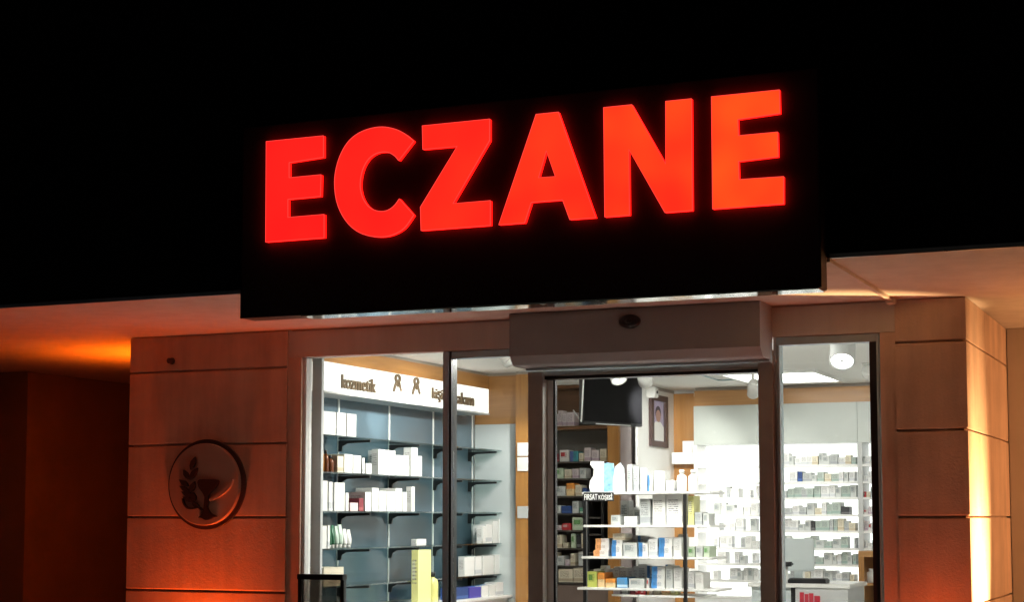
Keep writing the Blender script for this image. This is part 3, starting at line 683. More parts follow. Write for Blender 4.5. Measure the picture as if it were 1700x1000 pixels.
p = atY(1072, 634, 2.6); spot('white spotlight right of the television, aimed at the portrait wall', (p.x, p.y, p.z), (-4.5, 4.8, 1.9), 0.055, 0.12, white_gloss, 260, 42, False)
p = atY(1250, 655, 3.4); spot('white spotlight hanging beside the right door post', (p.x, p.y, p.z), (-3.9, 5.0, 1.5), 0.045, 0.16, white_gloss, 50, 70, False)
p = atY(1442, 622, 3.2); spot('small spotlight at the right edge of the right window', (p.x, p.y, p.z), (-2.6, 4.9, 2.2), 0.045, 0.10, white_gloss, 20, 60)
spot('added unseen spotlight above the cosmetics shelves nearest the glass', (-4.25, 0.75, ZC - 0.10), (-5.4, 0.9, 1.7), 0.05, 0.12, white_gloss, 85, 95)  # this and the next two are added, unseen, to brighten the cosmetics wall
spot('added unseen spotlight above the middle of cosmetics shelves', (-4.30, 1.55, ZC - 0.10), (-5.4, 1.6, 1.8), 0.05, 0.12, white_gloss, 85, 95)
spot('added unseen spotlight above the far end of cosmetics shelves', (-4.35, 2.25, ZC - 0.10), (-5.35, 2.75, 1.6), 0.05, 0.12, white_gloss, 70, 65)
spot('added narrow spotlight imitating a reflection on the cosmetics back panel', (-4.35, 1.05, ZC - 0.10), (XB, 1.306, 2.30), 0.045, 0.11, white_gloss, 110, 17)  # added beam whose pool stands in for a glossy reflection
# coffer edge, sensor, camera
cf = thing('ceiling_coffer', 'thin grey edge line of the coffer in the shop ceiling', 'coffer_edge', (-3.6, 3.6, ZC))
a0, a1, a2 = atZ(1140, 615, ZC - 0.006), atZ(1192, 632, ZC - 0.006), atZ(1258, 629, ZC - 0.006)
tube('coffer_edge', [a0, a1], 0.006, grey_alu, cf); tube('coffer_edge', [a1, a2], 0.006, grey_alu, cf)
p = atY(1160, 648, 5.0)
dt = thing('smoke_detector', 'small white detector under the ceiling above the wood panel', 'detector', (p.x, 5.08, ZC - 0.03))
box('body', p.x - 0.055, p.x + 0.055, 5.03, 5.14, ZC - 0.075, ZC - 0.029, white_gloss, dt, bev=0.008)
p = atX(1081, 652, -4.50)
cm = thing('security_camera', 'small white camera on the wall above the portrait', 'camera', (-4.5, p.y, p.z))
box('body', -4.528, -4.45, p.y - 0.05, p.y + 0.05, p.z - 0.045, p.z + 0.045, white_gloss, cm, bev=0.008)
lathe('lens', [(0.014, 0), (0.012, 0.006), (0.0, 0.008)], black_plastic, cm, tuple(Vector((-4.449, p.y, p.z)) - root_loc(cm)), mtx=Matrix.Rotation(math.pi / 2, 4, 'Y'), seg=12)

# ------------------------------------------------------------------ television
YT = 2.5
bl = atY(969, 704, YT); br = atZ(1068, 709.5, bl.z); tl_ = atY(974, 622, YT)
u = (br - bl); Wt = u.length; ang = math.atan2(u.y, u.x); Ht = tl_.z - bl.z + 0.02
tv = thing('television', 'black flat television hung from the ceiling inside the door', 'television', (bl.x, bl.y, bl.z), None, ang)
tv.rotation_euler = (0, 0, ang)
obj('housing', box_mesh('housing', 0, Wt, 0.006, 0.05, 0, Ht, 0.006), black_plastic, tv)
obj('screen', box_mesh('screen', 0.012, Wt - 0.012, 0.001, 0.0055, 0.022, Ht - 0.012), screen_mat, tv)
obj('lower_edge', box_mesh('lower_edge', Wt * 0.2, Wt * 0.78, -0.004, 0.0005, 0.001, 0.008), light_grey, tv)
obj('bracket', box_mesh('bracket', Wt / 2 - 0.08, Wt / 2 + 0.08, 0.0505, 0.09, Ht * 0.35, Ht * 0.75, 0.004), black_plastic, tv)
obj('pole', box_mesh('pole', Wt / 2 - 0.02, Wt / 2 + 0.02, 0.0905, 0.13, Ht * 0.4, ZC - bl.z - 0.002, 0.003), dark_alu, tv)
c0, c1 = atY(969, 626, YT - 0.02), atY(965, 700, YT - 0.02)
cbl = thing('white_cable', 'white cable hanging down the left side of television', 'cable', (c0.x, c0.y, ZC))
tube('cable', [(c0.x, c0.y, ZC - 0.002), c0, c1, atY(952, 682, YT + 0.4)], 0.006, white_gloss, cbl)

# ------------------------------------------------------------------ portrait
PX = -4.529
y0_, y1_ = atX(1077, 700, PX).y, atX(1105, 700, PX).y
z0_, z1_ = atX(1091, 743, PX).z, atX(1091, 657, PX).z
pf = thing('framed_portrait', 'brown framed portrait of a man in white on the white wall', 'picture', (PX, (y0_ + y1_) / 2, z0_))
bw = 0.075
for n, a in (('frame', (y0_, y1_, z0_, z0_ + 0.05)), ('frame', (y0_, y1_, z1_ - 0.05, z1_)), ('frame', (y0_, y0_ + bw, z0_ + 0.0505, z1_ - 0.0505)), ('frame', (y1_ - bw, y1_, z0_ + 0.0505, z1_ - 0.0505))):
    box(n, PX, PX + 0.025, *a, frame_brown, pf, bev=0.002)
pr = box('print', PX + 0.001, PX + 0.006, y0_ + bw, y1_ - bw, z0_ + 0.05, z1_ - 0.05, mat('print_lilac', (0.42, 0.38, 0.55), 0.4, var=0.1, vscale=8), pf)
FP = Matrix.Translation(-root_loc(pf)) @ frame_right(PX + 0.0065, (y0_ + y1_) / 2, 0)
zc = z0_ + (z1_ - z0_) * 0.60; hw = (y1_ - y0_) / 2 - bw
ell = lambda cx, cz, rx, rz, n=20: [(cx + rx * math.cos(2 * math.pi * k / n), cz + rz * math.sin(2 * math.pi * k / n)) for k in range(n)]
flat_shape('coat', [[(-hw, z0_ + 0.055), (hw, z0_ + 0.055), (hw, zc - 0.09), (hw * 0.45, zc - 0.05), (-hw * 0.45, zc - 0.05), (-hw, zc - 0.10)]], 0.001, white_paint, pr, FP)
flat_shape('hair', [ell(0, zc + 0.025, hw * 0.50, 0.060)], 0.001, mat('print_hair', (0.03, 0.025, 0.04), 0.5), pr, FP @ Matrix.Translation((0, 0, 0.0012)))
flat_shape('face', [ell(0, zc, hw * 0.42, 0.052)], 0.001, mat('print_skin', (0.42, 0.25, 0.20), 0.5), pr, FP @ Matrix.Translation((0, 0, 0.0024)))

# ------------------------------------------------------------------ packs, bottles and tubes
WH, CR = (0.78, 0.78, 0.76), (0.72, 0.66, 0.52)
CM = {
 'white': carton('pack_white', WH), 'white2': carton('pack_white_grey', (0.80, 0.80, 0.79), (0.55, 0.57, 0.60), 0),
 'whiteblue': carton('pack_white_blue', WH, (0.06, 0.22, 0.50), 1), 'blue': carton('pack_blue', (0.08, 0.28, 0.55), (0.5, 0.65, 0.75), 0),
 'navy': carton('pack_navy', (0.02, 0.06, 0.22), (0.05, 0.12, 0.35), 0), 'violet': carton('pack_violet', (0.07, 0.06, 0.35), (0.3, 0.3, 0.6), 2),
 'red': carton('pack_red', (0.50, 0.03, 0.04), (0.7, 0.5, 0.5), 2), 'pink': carton('pack_pink', (0.72, 0.55, 0.55), (0.55, 0.10, 0.15), 1),
 'darkred': carton('pack_dark_red', (0.20, 0.03, 0.04), (0.35, 0.1, 0.1), 0), 'green': carton('pack_green', (0.06, 0.25, 0.16), (0.6, 0.7, 0.6), 0),
 'palegreen': carton('pack_pale_green', (0.50, 0.60, 0.45), (0.15, 0.35, 0.12), 2), 'lime': carton('pack_lime', (0.48, 0.52, 0.12), (0.12, 0.25, 0.05), 2),
 'yellow': carton('pack_yellow', (0.84, 0.82, 0.34), (0.82, 0.82, 0.60), 2), 'cream': carton('pack_cream', CR, (0.5, 0.42, 0.3), 0),
 'orange': carton('pack_orange', (0.75, 0.28, 0.05), (0.75, 0.55, 0.3), 3), 'grey': carton('pack_grey', (0.50, 0.52, 0.52), (0.34, 0.36, 0.38), 0),
 'grey2': carton('pack_light_grey', (0.56, 0.58, 0.57), (0.36, 0.40, 0.40), 2), 'greengrey': carton('pack_green_grey', (0.44, 0.50, 0.46), (0.3, 0.4, 0.36), 0),
 'black': carton('pack_black', (0.025, 0.025, 0.03), (0.15, 0.15, 0.15), 0), 'teal': carton('pack_teal', (0.05, 0.28, 0.33), (0.1, 0.15, 0.4), 1),
 'lilac': carton('pack_lilac', (0.66, 0.58, 0.60), (0.45, 0.35, 0.42), 0), 'whitered': carton('pack_white_red', (0.7, 0.68, 0.66), (0.5, 0.04, 0.05), 2),
 'whiteorange': carton('pack_white_orange', (0.78, 0.74, 0.72), (0.65, 0.30, 0.12), 1),
}
CNAME = {'white': 'white', 'white2': 'white', 'whiteblue': 'blue and white', 'blue': 'blue', 'navy': 'navy blue', 'violet': 'violet', 'red': 'red', 'pink': 'pink and red', 'darkred': 'dark red', 'green': 'green', 'palegreen': 'pale green', 'lime': 'lime green', 'yellow': 'yellow', 'cream': 'cream', 'orange': 'orange', 'grey': 'grey', 'grey2': 'light grey', 'greengrey': 'grey-green', 'black': 'black', 'teal': 'teal', 'lilac': 'pale lilac', 'whitered': 'white and red', 'whiteorange': 'white and orange'}
UNIT = {}
def unit_box(key):
    if key not in UNIT:
        me = box_mesh('pack', -0.5, 0.5, -0.5, 0.5, 0.0, 1.0); me.materials.append(CM[key]); UNIT[key] = me
    return UNIT[key]
amber = mat('amber_glass', (0.30, 0.12, 0.015), 0.15, var=0.2); amber2 = mat('brown_glass', (0.12, 0.035, 0.012), 0.15, var=0.2)
white_pl = mat('white_plastic', (0.80, 0.80, 0.78), 0.35, var=0.02); dgreen = mat('green_plastic', (0.03, 0.13, 0.07), 0.35, var=0.05); mint = mat('mint_plastic', (0.50, 0.62, 0.54), 0.35, var=0.05)
BT = {'amber': amber, 'brown': amber2, 'white': white_pl, 'dgreen': dgreen, 'mint': mint, 'yellow': mat('yellow_plastic', (0.7, 0.68, 0.25), 0.35)}
def pack(x0, x1, y0, y1, z0, z1, key, label, group, kind='pack', name='product_box', cat='box'):
    o = obj(name, unit_box(key)); COL.objects  # shared mesh
    o.location = ((x0 + x1) / 2, (y0 + y1) / 2, z0 + 0.0004); o.scale = (x1 - x0, y1 - y0, z1 - z0)
    return tag(o, label, cat, group)
def bottle(x, y, z0, r, h, key, label, group, capm=None, name='bottle', tubey=False):
    t = thing(name, label, 'tube' if tubey else 'bottle', (x, y, z0 + 0.0004), group)
    if tubey:   # standing squeeze tube: cap at the foot, flat crimped end on top
        lathe('cap', [(r * 0.75, 0), (r * 0.75, h * 0.16), (r * 0.7, h * 0.165)], capm or white_pl, t, seg=12)
        me = lathe('body', [(r * 0.9, h * 0.166), (r, h * 0.25), (r, h * 0.5), (r * 0.97, h)], BT[key], t, seg=14).data
        for v in me.vertices:
            f = max(0.0, (v.co.z / h - 0.5) * 2); v.co.x *= 1 - 0.9 * f
    else:
        lathe('body', [(r * 0.92, 0), (r, h * 0.03), (r, h * 0.62), (r * 0.85, h * 0.74), (r * 0.42, h * 0.80), (r * 0.42, h * 0.84)], BT[key], t, seg=16)
        lathe('cap', [(r * 0.50, h * 0.842), (r * 0.50, h), (r * 0.44, h * 1.005)], capm or black_plastic, t, seg=14)
    return t
def row_x(items, X, zs, depth, where, group):
    """packs on a shelf whose front runs away from the glass; pixel columns and tops are read on the plane X"""
    for i, it in enumerate(items):
        xa, xb, yt, key = it[:4]; kind = it[4] if len(it) > 4 else 'pack'
        a, b = atX(xa + 0.4, yt, X), atX(xb - 0.2, yt, X); z1 = max(atX((xa + xb) / 2, yt, X).z, zs + 0.02)
        dd = it[5] if len(it) > 5 else depth; off = it[6] if len(it) > 6 else 0.0
        pos = '%s from the left on the %s' % (ORD[i], where)
        if kind == 'pack':
            pack(X - dd - off, X - off, a.y, b.y - 0.003, zs, z1, key, '%s box, %s' % (CNAME[key], pos), group)
        else:
            r = min((b.y - a.y) * 0.45, 0.04)
            bottle(X - r - 0.004 - off, (a.y + b.y) / 2, zs, r, z1 - zs, key, '%s %s, %s' % ({'dgreen': 'dark green', 'mint': 'mint green'}.get(key, key), kind, pos), group, name=kind, tubey=kind == 'tube', capm=white_pl if kind == 'tube' else None)
def row_y(items, Y, zs, depth, where, group):
    for i, it in enumerate(items):
        xa, xb, yt, key = it[:4]; kind = it[4] if len(it) > 4 else 'pack'
        a, b = atY(xa + 0.3, yt, Y), atY(xb - 0.2, yt, Y); z1 = max(atY((xa + xb) / 2, yt, Y).z, zs + 0.012)
        zb = zs if len(it) < 6 else max(zs, atY((xa + xb) / 2, it[5], Y).z)
        off = it[6] if len(it) > 6 else 0.0
        pos = '%s from the left on the %s' % (ORD[i], where)
        if kind == 'pack':
            pack(a.x, b.x - 0.0015, Y + off, Y + off + depth, zb, z1, key, '%s box, %s' % (CNAME[key], pos), group)
        else:
            r = (b.x - a.x) * 0.46
            bottle((a.x + b.x) / 2, Y + off + r + 0.004, zb, r, z1 - zb, key, '%s %s, %s' % (key, kind, pos), group, name=kind, capm=white_pl if key == 'white' else None)
K = 'glass shelf of cosmetics wall'
XF = XLB - 0.02
row_x([(536,558,684,'white'),(559,575,686,'white2'),(576,592,688,'white')], XF, SHZ[0], 0.15, 'top ' + K, 'packs on the top cosmetics shelf')
row_x([(535.5,542,742,'amber','bottle'),(543,549.5,748,'brown','bottle'),(550.5,558.5,757,'brown','bottle'),(560,571,758,'cream'),(571.5,586,755,'white'),(586.5,600,757,'white'),(601.5,606,761,'white2'),(607,617.5,770,'white'),(628,640,747,'white','pack',0.05),(639.5,657,748.5,'white2'),(657.5,679,757,'white'),(683,694,744,'white','pack',0.06),(694.5,701,758,'white')], XF, SHZ[1], 0.13, 'second ' + K, 'packs on the second cosmetics shelf')
row_x([(535,544.5,799,'white'),(546,553,801,'white2'),(555,573,802,'white'),(573.5,579.5,819,'white'),(581,595,835.5,'pink'),(596,604,828,'darkred'),(606,617,818,'white'),(617.5,629,811,'white'),(629.5,642,816,'white2'),(642.5,656,817,'white'),(656.5,668,811.5,'white'),(668.5,676,818,'white'),(683,689,809,'white','pack',0.04)], XF, SHZ[2], 0.12, 'third ' + K, 'packs on the third cosmetics shelf')
row_x([(534.5,543,874,'white'),(544,548.5,873,'white2'),(549,553.8,877,'dgreen','tube'),(554,559.5,873,'dgreen','tube'),(560,566,874,'mint','tube'),(566.5,573,872,'mint','tube'),(573.5,580,879,'white','tube'),(580.5,587,880,'white','tube'),(691,708,896,'white2','pack',0.04),(801,807,875,'white','pack',0.05),(807,817,872,'white2'),(818,827,866,'white'),(828,838,863,'white')], XF, SHZ[3], 0.11, 'fourth ' + K, 'packs on the fourth cosmetics shelf')
row_x([(771,788,926,'white','pack',0.05),(789,800,925,'white2'),(801,820,924,'white'),(821,838,922,'white')], XF, SHZ[4], 0.14, 'lowest ' + K, 'white cartons on the lowest cosmetics shelf')
row_x([(694,716,914,'yellow','pack',0.05),(721,734,951,'yellow','bottle'),(752,778,977,'navy'),(779,799,976,'violet'),(800,811,974,'whiteblue'),(812,823,972,'whiteblue'),(824,836,968,'white2')], XF + 0.06, 1.022, 0.10, 'base of the cosmetics wall', 'packs on the base of the cosmetics wall')
row_x([(537,571,943,'cream')], XF, SHZ[4], 0.16, 'lowest glass shelf behind the black stand', 'cream box by the stand')

# cabinet rows, packs toned grey for the dim light
CY_ = YC + 0.02
rows = [
 ([(919,926,688,'lilac'),(926.5,933,682,'lilac'),(933.5,941,686,'lilac'),(941.5,953,685,'lilac')], 0, 'wooden shelf beside the television'),
 ([(918.5,928,754,'darkred'),(929,945,748,'whitered'),(946,960,750,'teal'),(961,969,753,'cream'),(970,981,744,'lilac'),(982,995,748,'lilac'),(996,1007,746,'cream')], 1, 'top shelf of the dim cabinet'),
 ([(919,936,778,'palegreen'),(937,949,780,'cream'),(950,961,779,'lilac'),(962,973,778,'grey2')], 2, 'second shelf of dim cabinet'),
 ([(918.5,939,808,'grey2'),(940,954,803,'orange'),(955,966,806,'cream'),(967,974,811,'navy')], 3, 'third shelf of dim cabinet'),
 ([(919,931,840,'grey2'),(932,949,841,'navy'),(950,961,833,'grey2'),(962,974,844,'green')], 4, 'fourth shelf of dim cabinet'),
 ([(919,932,873,'lilac'),(933,948,870,'red'),(950,974,860,'palegreen')], 5, 'fifth shelf of dim cabinet'),
 ([(922,933,889,'cream'),(935,943,902,'cream'),(948,956,887,'palegreen'),(957,964,889,'black'),(965,973,887,'cream')], 6, 'sixth shelf of dim cabinet'),
 ([(919,924,918,'cream'),(925,937,924,'grey2'),(938,946,930,'lilac'),(947,955,920,'cream'),(960,973,917,'grey2')], 7, 'seventh shelf of dim cabinet'),
 ([(927,951,946,'cream'),(951.5,974,944,'cream')], 8, 'lowest shelf of dim cabinet'),
]
for items, k, w in rows: row_y(items, CY_, CZ[k], 0.12, w, 'packs on the ' + w)

# ------------------------------------------------------------------ gondola display in the entrance
YG = 1.5
gd = thing('display_shelves', 'white display shelves on black posts inside the entrance', 'display', (atY(1080, 900, YG).x, YG + 0.2, 0.005))
GSH = [(966, 1178, 817), (968, 1179, 872.5), (965, 1181, 925.5), (958, 1190, 978)]
GZZ = []
for xa, xb, yy in GSH:
    a, b = atY(xa, yy, YG), atY(xb, yy, YG); zz = a.z / 2 + b.z / 2; GZZ.append(zz)
    box('shelf', a.x, b.x, YG, YG + 0.36, zz - 0.016, zz, white_gloss, gd, bev=0.003)
a, b = atY(1012, 988, YG), atY(1165, 988, YG)
arc = [(a.x, YG + 0.04), (a.x + (b.x - a.x) * .25, YG - 0.02), (a.x + (b.x - a.x) * .5, YG - 0.05), (a.x + (b.x - a.x) * .75, YG - 0.02), (b.x, YG + 0.04), (b.x, YG + 0.34), (a.x, YG + 0.34)]
ZT = a.z
prism('curved_tray', arc, 'Z', ZT - 0.012, ZT, white_gloss, gd)
for px in (971, 1137):
    c = atY(px, 950, YG + 0.365); box('post', c.x - 0.012, c.x + 0.012, YG + 0.3605, YG + 0.385, 0.005, GZZ[0] + 0.0, black_plastic, gd)
box('foot_plate', atY(958, 978, YG).x, atY(1190, 978, YG).x, YG + 0.0, YG + 0.5, 0.005, 0.03, black_plastic, gd)
c = atY(1137, 900, YG - 0.012); box('front_post', c.x - 0.010, c.x + 0.010, YG - 0.014, YG - 0.0005, 0.031, GZZ[0] - 0.017, black_plastic, gd)
fs0, fs1 = atY(968, 833, YG - 0.02), atY(1017.5, 821, YG - 0.02)
tk = thing('shelf_strip', 'black strip lettered FIRSAT KÖŞESİ on the top display shelf edge', 'sign', (fs0.x, YG - 0.02, fs0.z))
box('plate', fs0.x, fs1.x, YG - 0.012, YG - 0.001, fs0.z, fs1.z + 0.012, black_plastic, tk)
text_mesh('lettering', 'FIRSAT', (fs1.x - fs0.x) * 0.44, (fs1.z - fs0.z) * 0.85, 0.002, white_paint, tk, Matrix.Translation(-root_loc(tk)) @ frame_front(YG - 0.0125, fs0.x + (fs1.x - fs0.x) * 0.03, fs0.z + 0.008))
text_mesh('lettering', 'KÖŞESİ', (fs1.x - fs0.x) * 0.46, (fs1.z - fs0.z) * 1.05, 0.002, white_paint, tk, Matrix.Translation(-root_loc(tk)) @ frame_front(YG - 0.0125, fs0.x + (fs1.x - fs0.x) * 0.51, fs0.z + 0.002))
# promotional cut-out
pc = thing('cardboard_cutout', 'white and blue bottle-shaped cardboard cut-out on the top display shelf', 'display card', (atY(1008, 817, YG).x, YG + 0.05, GZZ[0]))
def cut(nm, pts, m, off):
    P = [(lambda q: (q.x, max(q.z, GZZ[0] + 0.0005)))(atY(a, b, YG + off)) for a, b in pts]
    flat_shape(nm, [P], 0.012, m, pc, Matrix.Translation(-root_loc(pc)) @ frame_front(YG + off))
cut('white_bottle', [(981,817),(979,808),(981,798),(986,791),(987,780),(981,772),(981,767),(1003,767),(1003,817)], white_paint, 0.05)
cut('blue_bottle', [(1003.3,817),(1003.3,800),(1002,790),(1002,772),(1009,769),(1019,770),(1020,785),(1018,800),(1018,817)], mat('card_blue', (0.22, 0.45, 0.68), 0.5, var=0.5, vscale=30), 0.055)
cut('pale_bottle', [(1018.3,817),(1018.3,796),(1022,776),(1030,769),(1036,778),(1038,800),(1038,817)], mat('card_pale', (0.62, 0.74, 0.82), 0.5, var=0.25, vscale=25), 0.06)
D = 'display shelf in the entrance'
row_y([(1041,1050,772,'grey2'),(1051,1061,776,'grey'),(1063,1074,778,'white'),(1075,1083,790,'whiteblue'),(1086,1104,783,'white'),(1106,1119,798,'white2'),(1120,1138,781,'white','bottle'),(1139,1157,781,'white','bottle')], YG + 0.05, GZZ[0], 0.12, 'top ' + D, 'packs on the top display shelf')
row_y([(1014,1030,856,'grey2'),(1036,1058,858,'white2'),(1062,1080,829,'grey'),(1083,1105,822,'white'),(1106,1133,821,'white2'),(1142,1152,824,'yellow'),(1153,1166,851,'grey'),(1167,1177,853,'grey2')], YG + 0.06, GZZ[1], 0.14, 'second ' + D, 'packs on the second display shelf')
row_y([(985,1010,914.5,'whiteorange'),(988,1011,904.5,'whiteorange','pack',914.3),(988.5,1011,895,'whiteorange','pack',904.3),(1015,1033,906,'whiteblue'),(1016,1034,898,'whiteblue','pack',905.8),(1017,1038,887,'cream','pack',897.7),(1034.5,1058,902,'grey2'),(1060,1076,902,'whiteblue'),(1076.5,1092,896,'white2'),(1093,1116,908,'whiteblue'),(1094,1117,894,'whiteblue','pack',907.8),(1117.5,1132,893,'white'),(1142,1154,909,'palegreen'),(1155,1167,908,'grey2'),(1168,1178,908,'palegreen')], YG + 0.05, GZZ[2], 0.16, 'third ' + D, 'packs on the third display shelf')
row_y([(975,991,950,'lime'),(992,1004,952,'orange'),(1005,1022,962,'orange'),(1024,1042,960,'blue'),(1044,1070,962,'grey2'),(1073,1078,961,'whitered'),(1081,1104,966,'whiteblue'),(1081.5,1104,954,'whiteblue','pack',965.8),(1082,1104.5,942,'whiteblue','pack',953.8),(1105,1117,941,'grey2'),(1118,1132,944,'white'),(1142,1153,950,'white2'),(1154,1168,952,'white')], YG + 0.05, GZZ[3], 0.16, 'lowest ' + D, 'packs on the lowest display shelf')
row_y([(1018,1030,981,'lilac'),(1032,1043,981,'grey'),(1045,1053,980.5,'darkred'),(1054,1062,980.5,'red'),(1063,1072,980.5,'red'),(1074,1084,980.5,'whiteorange'),(1086,1096,980.5,'cream'),(1098,1112,980.5,'orange'),(1113,1126,980.5,'yellow')], YG + 0.05, ZT, 0.06, 'curved tray under the display', 'small packs on the curved tray')

rb = random.Random(23)
for si, (name_, lim) in enumerate((('second', 20), ('third', 34), ('lowest', 36))):
    x = (1030, 1012, 985)[si]; i = 0
    while x < 1128:
        w = rb.uniform(8, 15); key = rb.choice(['white', 'white2', 'grey2', 'whiteblue', 'white', 'white2'])
        hgt = rb.uniform(0.10, 0.15) if si else rb.uniform(0.09, 0.17)
        a, b = atY(x, 900, YG + 0.23), atY(x + w - 0.6, 900, YG + 0.23)
        pack(a.x, b.x, YG + 0.235, YG + 0.33, GZZ[si + 1], GZZ[si + 1] + hgt, key, '%s box, %s from left in back row of %s display shelf' % (CNAME[key], ORD[i], name_), 'packs in the back row of the %s display shelf' % name_)
        x += w; i += 1
# white wall box and shelf on the wood panel
wbz0, wbz1 = atY(1130, 771, YB - 0.2).z, atY(1130, 733, YB - 0.2).z
wb = thing('wall_display_box', 'white lit display box on the wood panel right of portrait', 'display box', (-4.4, YB - 0.1, wbz0))
box('box', -4.50, atY(1160, 750, YB - 0.2).x, YB - 0.2, YB - 0.041, wbz0, wbz0 + 0.10, white_gloss, wb, bev=0.003)
box('upper_box', atY(1133, 750, YB - 0.2).x, atY(1160, 750, YB - 0.2).x, YB - 0.199, YB - 0.041, wbz0 + 0.101, wbz1, white_gloss, wb, bev=0.003)
for yy in (832, 893, 945):
    zz = atY(1140, yy, YB - 0.2).z
    s_ = tag(box('wall_shelf', -4.50, atY(1162, yy, YB - 0.2).x, YB - 0.2, YB - 0.041, zz - 0.09, zz, white_gloss, bev=0.004), 'white wall shelf on wood panel, %s of three going down' % {832: 'top', 893: 'middle', 945: 'lowest'}[yy], 'shelf', 'white shelves on the wood panel')

# ------------------------------------------------------------------ medicine packs on the backlit shelving
rnd = random.Random(11)
keys = ['grey', 'grey2', 'greengrey', 'grey2', 'white2', 'greengrey', 'grey', 'white2', 'grey2', 'white2', 'cream', 'greengrey']
SPEC = {(1, 1): 'navy', (4, 9): 'cream', (3, 8): 'black', (4, 4): 'black', (6, 2): 'black'}
for r, zz in enumerate(BZ[:8]):
    shelf_name = ORD[r]
    for zone, (xs, xe) in (('seen through the right window', (1297, 1421)), ('seen through the door', (1182, 1258))):
        if zone.endswith('door') and r < 2: continue
        x = xs + rnd.uniform(0, 3); i = 0
        while x < xe - 4 and i < 26:
            w = rnd.uniform(6.5, 15); w = min(w, xe - x)
            if rnd.random() < (0.03 if xs > 1290 else 0.30): x += w * 0.8; continue
            hgt = rnd.choice([11, 13, 15, 16, 17, 19, 20]) if r != 0 else rnd.choice([12, 15, 17, 20])
            key = SPEC.get((r, i)) if xs > 1290 else None
            key = key or (rnd.choice(keys) if xs > 1290 else rnd.choice(['white', 'white2', 'grey2', 'white', 'grey']))
            yy = BROW[r] - hgt
            a, b = atY(x, yy, YSF + 0.03), atY(x + w - 0.7, yy, YSF + 0.03)
            z1 = zz + hgt * 0.0050
            dpt = rnd.uniform(0.07, 0.16); off = rnd.uniform(0.0, 0.03)
            zsplit = None
            lab = '%s box, %s from left on %s backlit shelf %s' % (CNAME[key], ORD[i], shelf_name, zone)
            pack(a.x, b.x, YSF + 0.03 + off, YSF + 0.03 + off + dpt, zz, z1, key, lab, 'medicine packs on the %s backlit shelf %s' % (shelf_name, zone))
            x += w; i += 1
    # narrow bay at the far right
    x = 1432.0; i = 0
    while x < 1456:
        w = rnd.uniform(5, 9); key = rnd.choice(['whitered', 'red', 'cream', 'grey2', 'lilac']) if r in (2, 3, 4) else rnd.choice(['white2', 'grey2', 'white'])
        hgt = rnd.choice([9, 13, 16]); a, b = atY(x, 800, YSF + 0.04), atY(x + w - 0.7, 800, YSF + 0.04)
        if r < 6: pack(a.x, b.x, YSF + 0.04, YSF + 0.14, zz, zz + hgt * 0.005, key, '%s box, %s from left on %s shelf of narrow right bay' % (CNAME[key], ORD[i], shelf_name), 'packs in the narrow right bay')
        x += w; i += 1
# wooden cupboard low at the right
cw = thing('wood_cupboard', 'open honey wood cupboard at the lower right of right window', 'cupboard', (atY(1440, 960, 4.6).x, 4.6, 0.005))
x0, x1 = atY(1425.5, 960, 4.5).x, -2.2; zt = atY(1435, 916, 4.5).z; zm = atY(1440, 969, 4.5).z
box('top', x0, x1, 4.5, 4.88, zt - 0.045, zt, wood_x, cw); box('side', x0, x0 + 0.045, 4.501, 4.88, 0.005, zt - 0.0455, wood_v, cw)
box('back', x0 + 0.0455, x1, 4.86, 4.88, 0.005, zt - 0.0455, wood_d, cw); box('shelf', x0 + 0.0455, x1, 4.51, 4.859, zm - 0.02, zm, wood_x, cw)
bt = atY(1444, 965, 4.55); bottle(bt.x, 4.62, zm, 0.045, 0.11, 'white', 'white jar standing in the honey wood cupboard', 'jar in the cupboard', capm=white_pl, name='jar')

# ------------------------------------------------------------------ sales counter with computer
YK = 3.3
kz = atY(1340, 970, YK).z
ct = thing('sales_counter', 'pale grey sales counter behind the right window', 'counter', (atY(1360, 980, YK).x, YK + 0.3, 0.005))
kx0, kx1 = atY(1297, 975, YK).x - 0.25, atY(1412, 975, YK).x
box('top', kx0, kx1, YK - 0.02, YK + 0.6, kz - 0.03, kz, white_gloss, ct, bev=0.004)
xk = atY(1316, 985, YK).x
box('front', xk + 0.02, kx1 - 0.02, YK + 0.0, YK + 0.58, 0.005, kz - 0.0305, light_grey, ct)
box('dark_post', xk - 0.012, xk + 0.0195, YK - 0.005, YK + 0.58, 0.005, kz - 0.0305, black_plastic, ct)
box('side_front', kx0 + 0.02, xk - 0.0125, YK + 0.02, YK + 0.58, 0.005, kz - 0.0305, pale_panel, ct)
m0, m1 = atY(1328, 1012, YK - 0.003), atY(1362, 985, YK - 0.003)
red_print = mat('red_print', (0.45, 0.02, 0.04), 0.4)
wdt = m1.x - m0.x
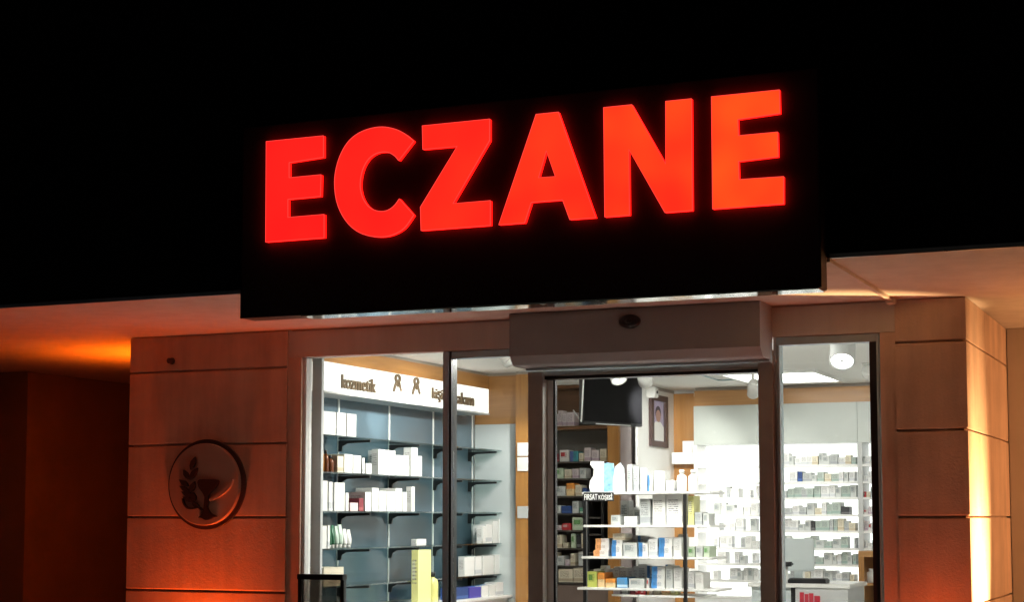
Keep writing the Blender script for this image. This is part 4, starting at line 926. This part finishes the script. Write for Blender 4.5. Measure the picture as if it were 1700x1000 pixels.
for k, (ua, ub, za, zb) in enumerate(((0.0, .2, .1, 1.0), (.24, .42, .25, .9), (.45, .66, .05, .95), (.70, .98, .2, .8))):
    box('red_mark', m0.x + wdt * ua, m0.x + wdt * ub, YK - 0.004, YK - 0.0005, m0.z + (m1.z - m0.z) * za, m0.z + (m1.z - m0.z) * zb, red_print, ct)
b0, b1 = atY(1299, 949, YK + 0.25), atY(1350, 895, YK + 0.25)
mo = thing('computer_monitor', 'pale back of a computer monitor on the sales counter', 'monitor', ((b0.x + b1.x) / 2, YK + 0.28, kz))
box('shell', b0.x, b1.x, YK + 0.25, YK + 0.285, b0.z, b1.z, pale_panel, mo, bev=0.006)
box('screen', b0.x + 0.01, b1.x - 0.01, YK + 0.2855, YK + 0.289, b0.z + 0.012, b1.z - 0.01, screen_mat, mo)
mc = (b0.x + b1.x) / 2
box('stand', mc - 0.03, mc + 0.03, YK + 0.262, YK + 0.28, kz + 0.013, b0.z - 0.0005, pale_panel, mo); box('foot', mc - 0.10, mc + 0.10, YK + 0.18, YK + 0.36, kz + 0.0005, kz + 0.0125, pale_panel, mo, bev=0.003)
k0, k1 = atY(1308, 969, YK + 0.02), atY(1371, 962, YK + 0.02)
kb = thing('keyboard', 'black keyboard lying on the front of the sales counter', 'keyboard', ((k0.x + k1.x) / 2, YK + 0.09, kz))
box('base', k0.x, k1.x, YK + 0.01, YK + 0.15, kz + 0.0005, kz + 0.03, black_plastic, kb, bev=0.004)
for j in range(3): box('key_row', k0.x + 0.01, k1.x - 0.01, YK + 0.022 + j * 0.042, YK + 0.056 + j * 0.042, kz + 0.0305, kz + 0.036, dark_alu, kb)
sc = thing('barcode_scanner', 'white scanner stand at the left end of the sales counter', 'scanner', (atY(1304, 960, YK + 0.05).x, YK + 0.08, kz))
lathe('stand', [(0.05, 0.0005), (0.05, 0.012), (0.015, 0.02), (0.012, 0.12)], white_pl, sc, seg=16)
obj('head', box_mesh('head', -0.05, 0.05, -0.06, 0.02, 0.121, 0.155, 0.01), dark_alu, sc)
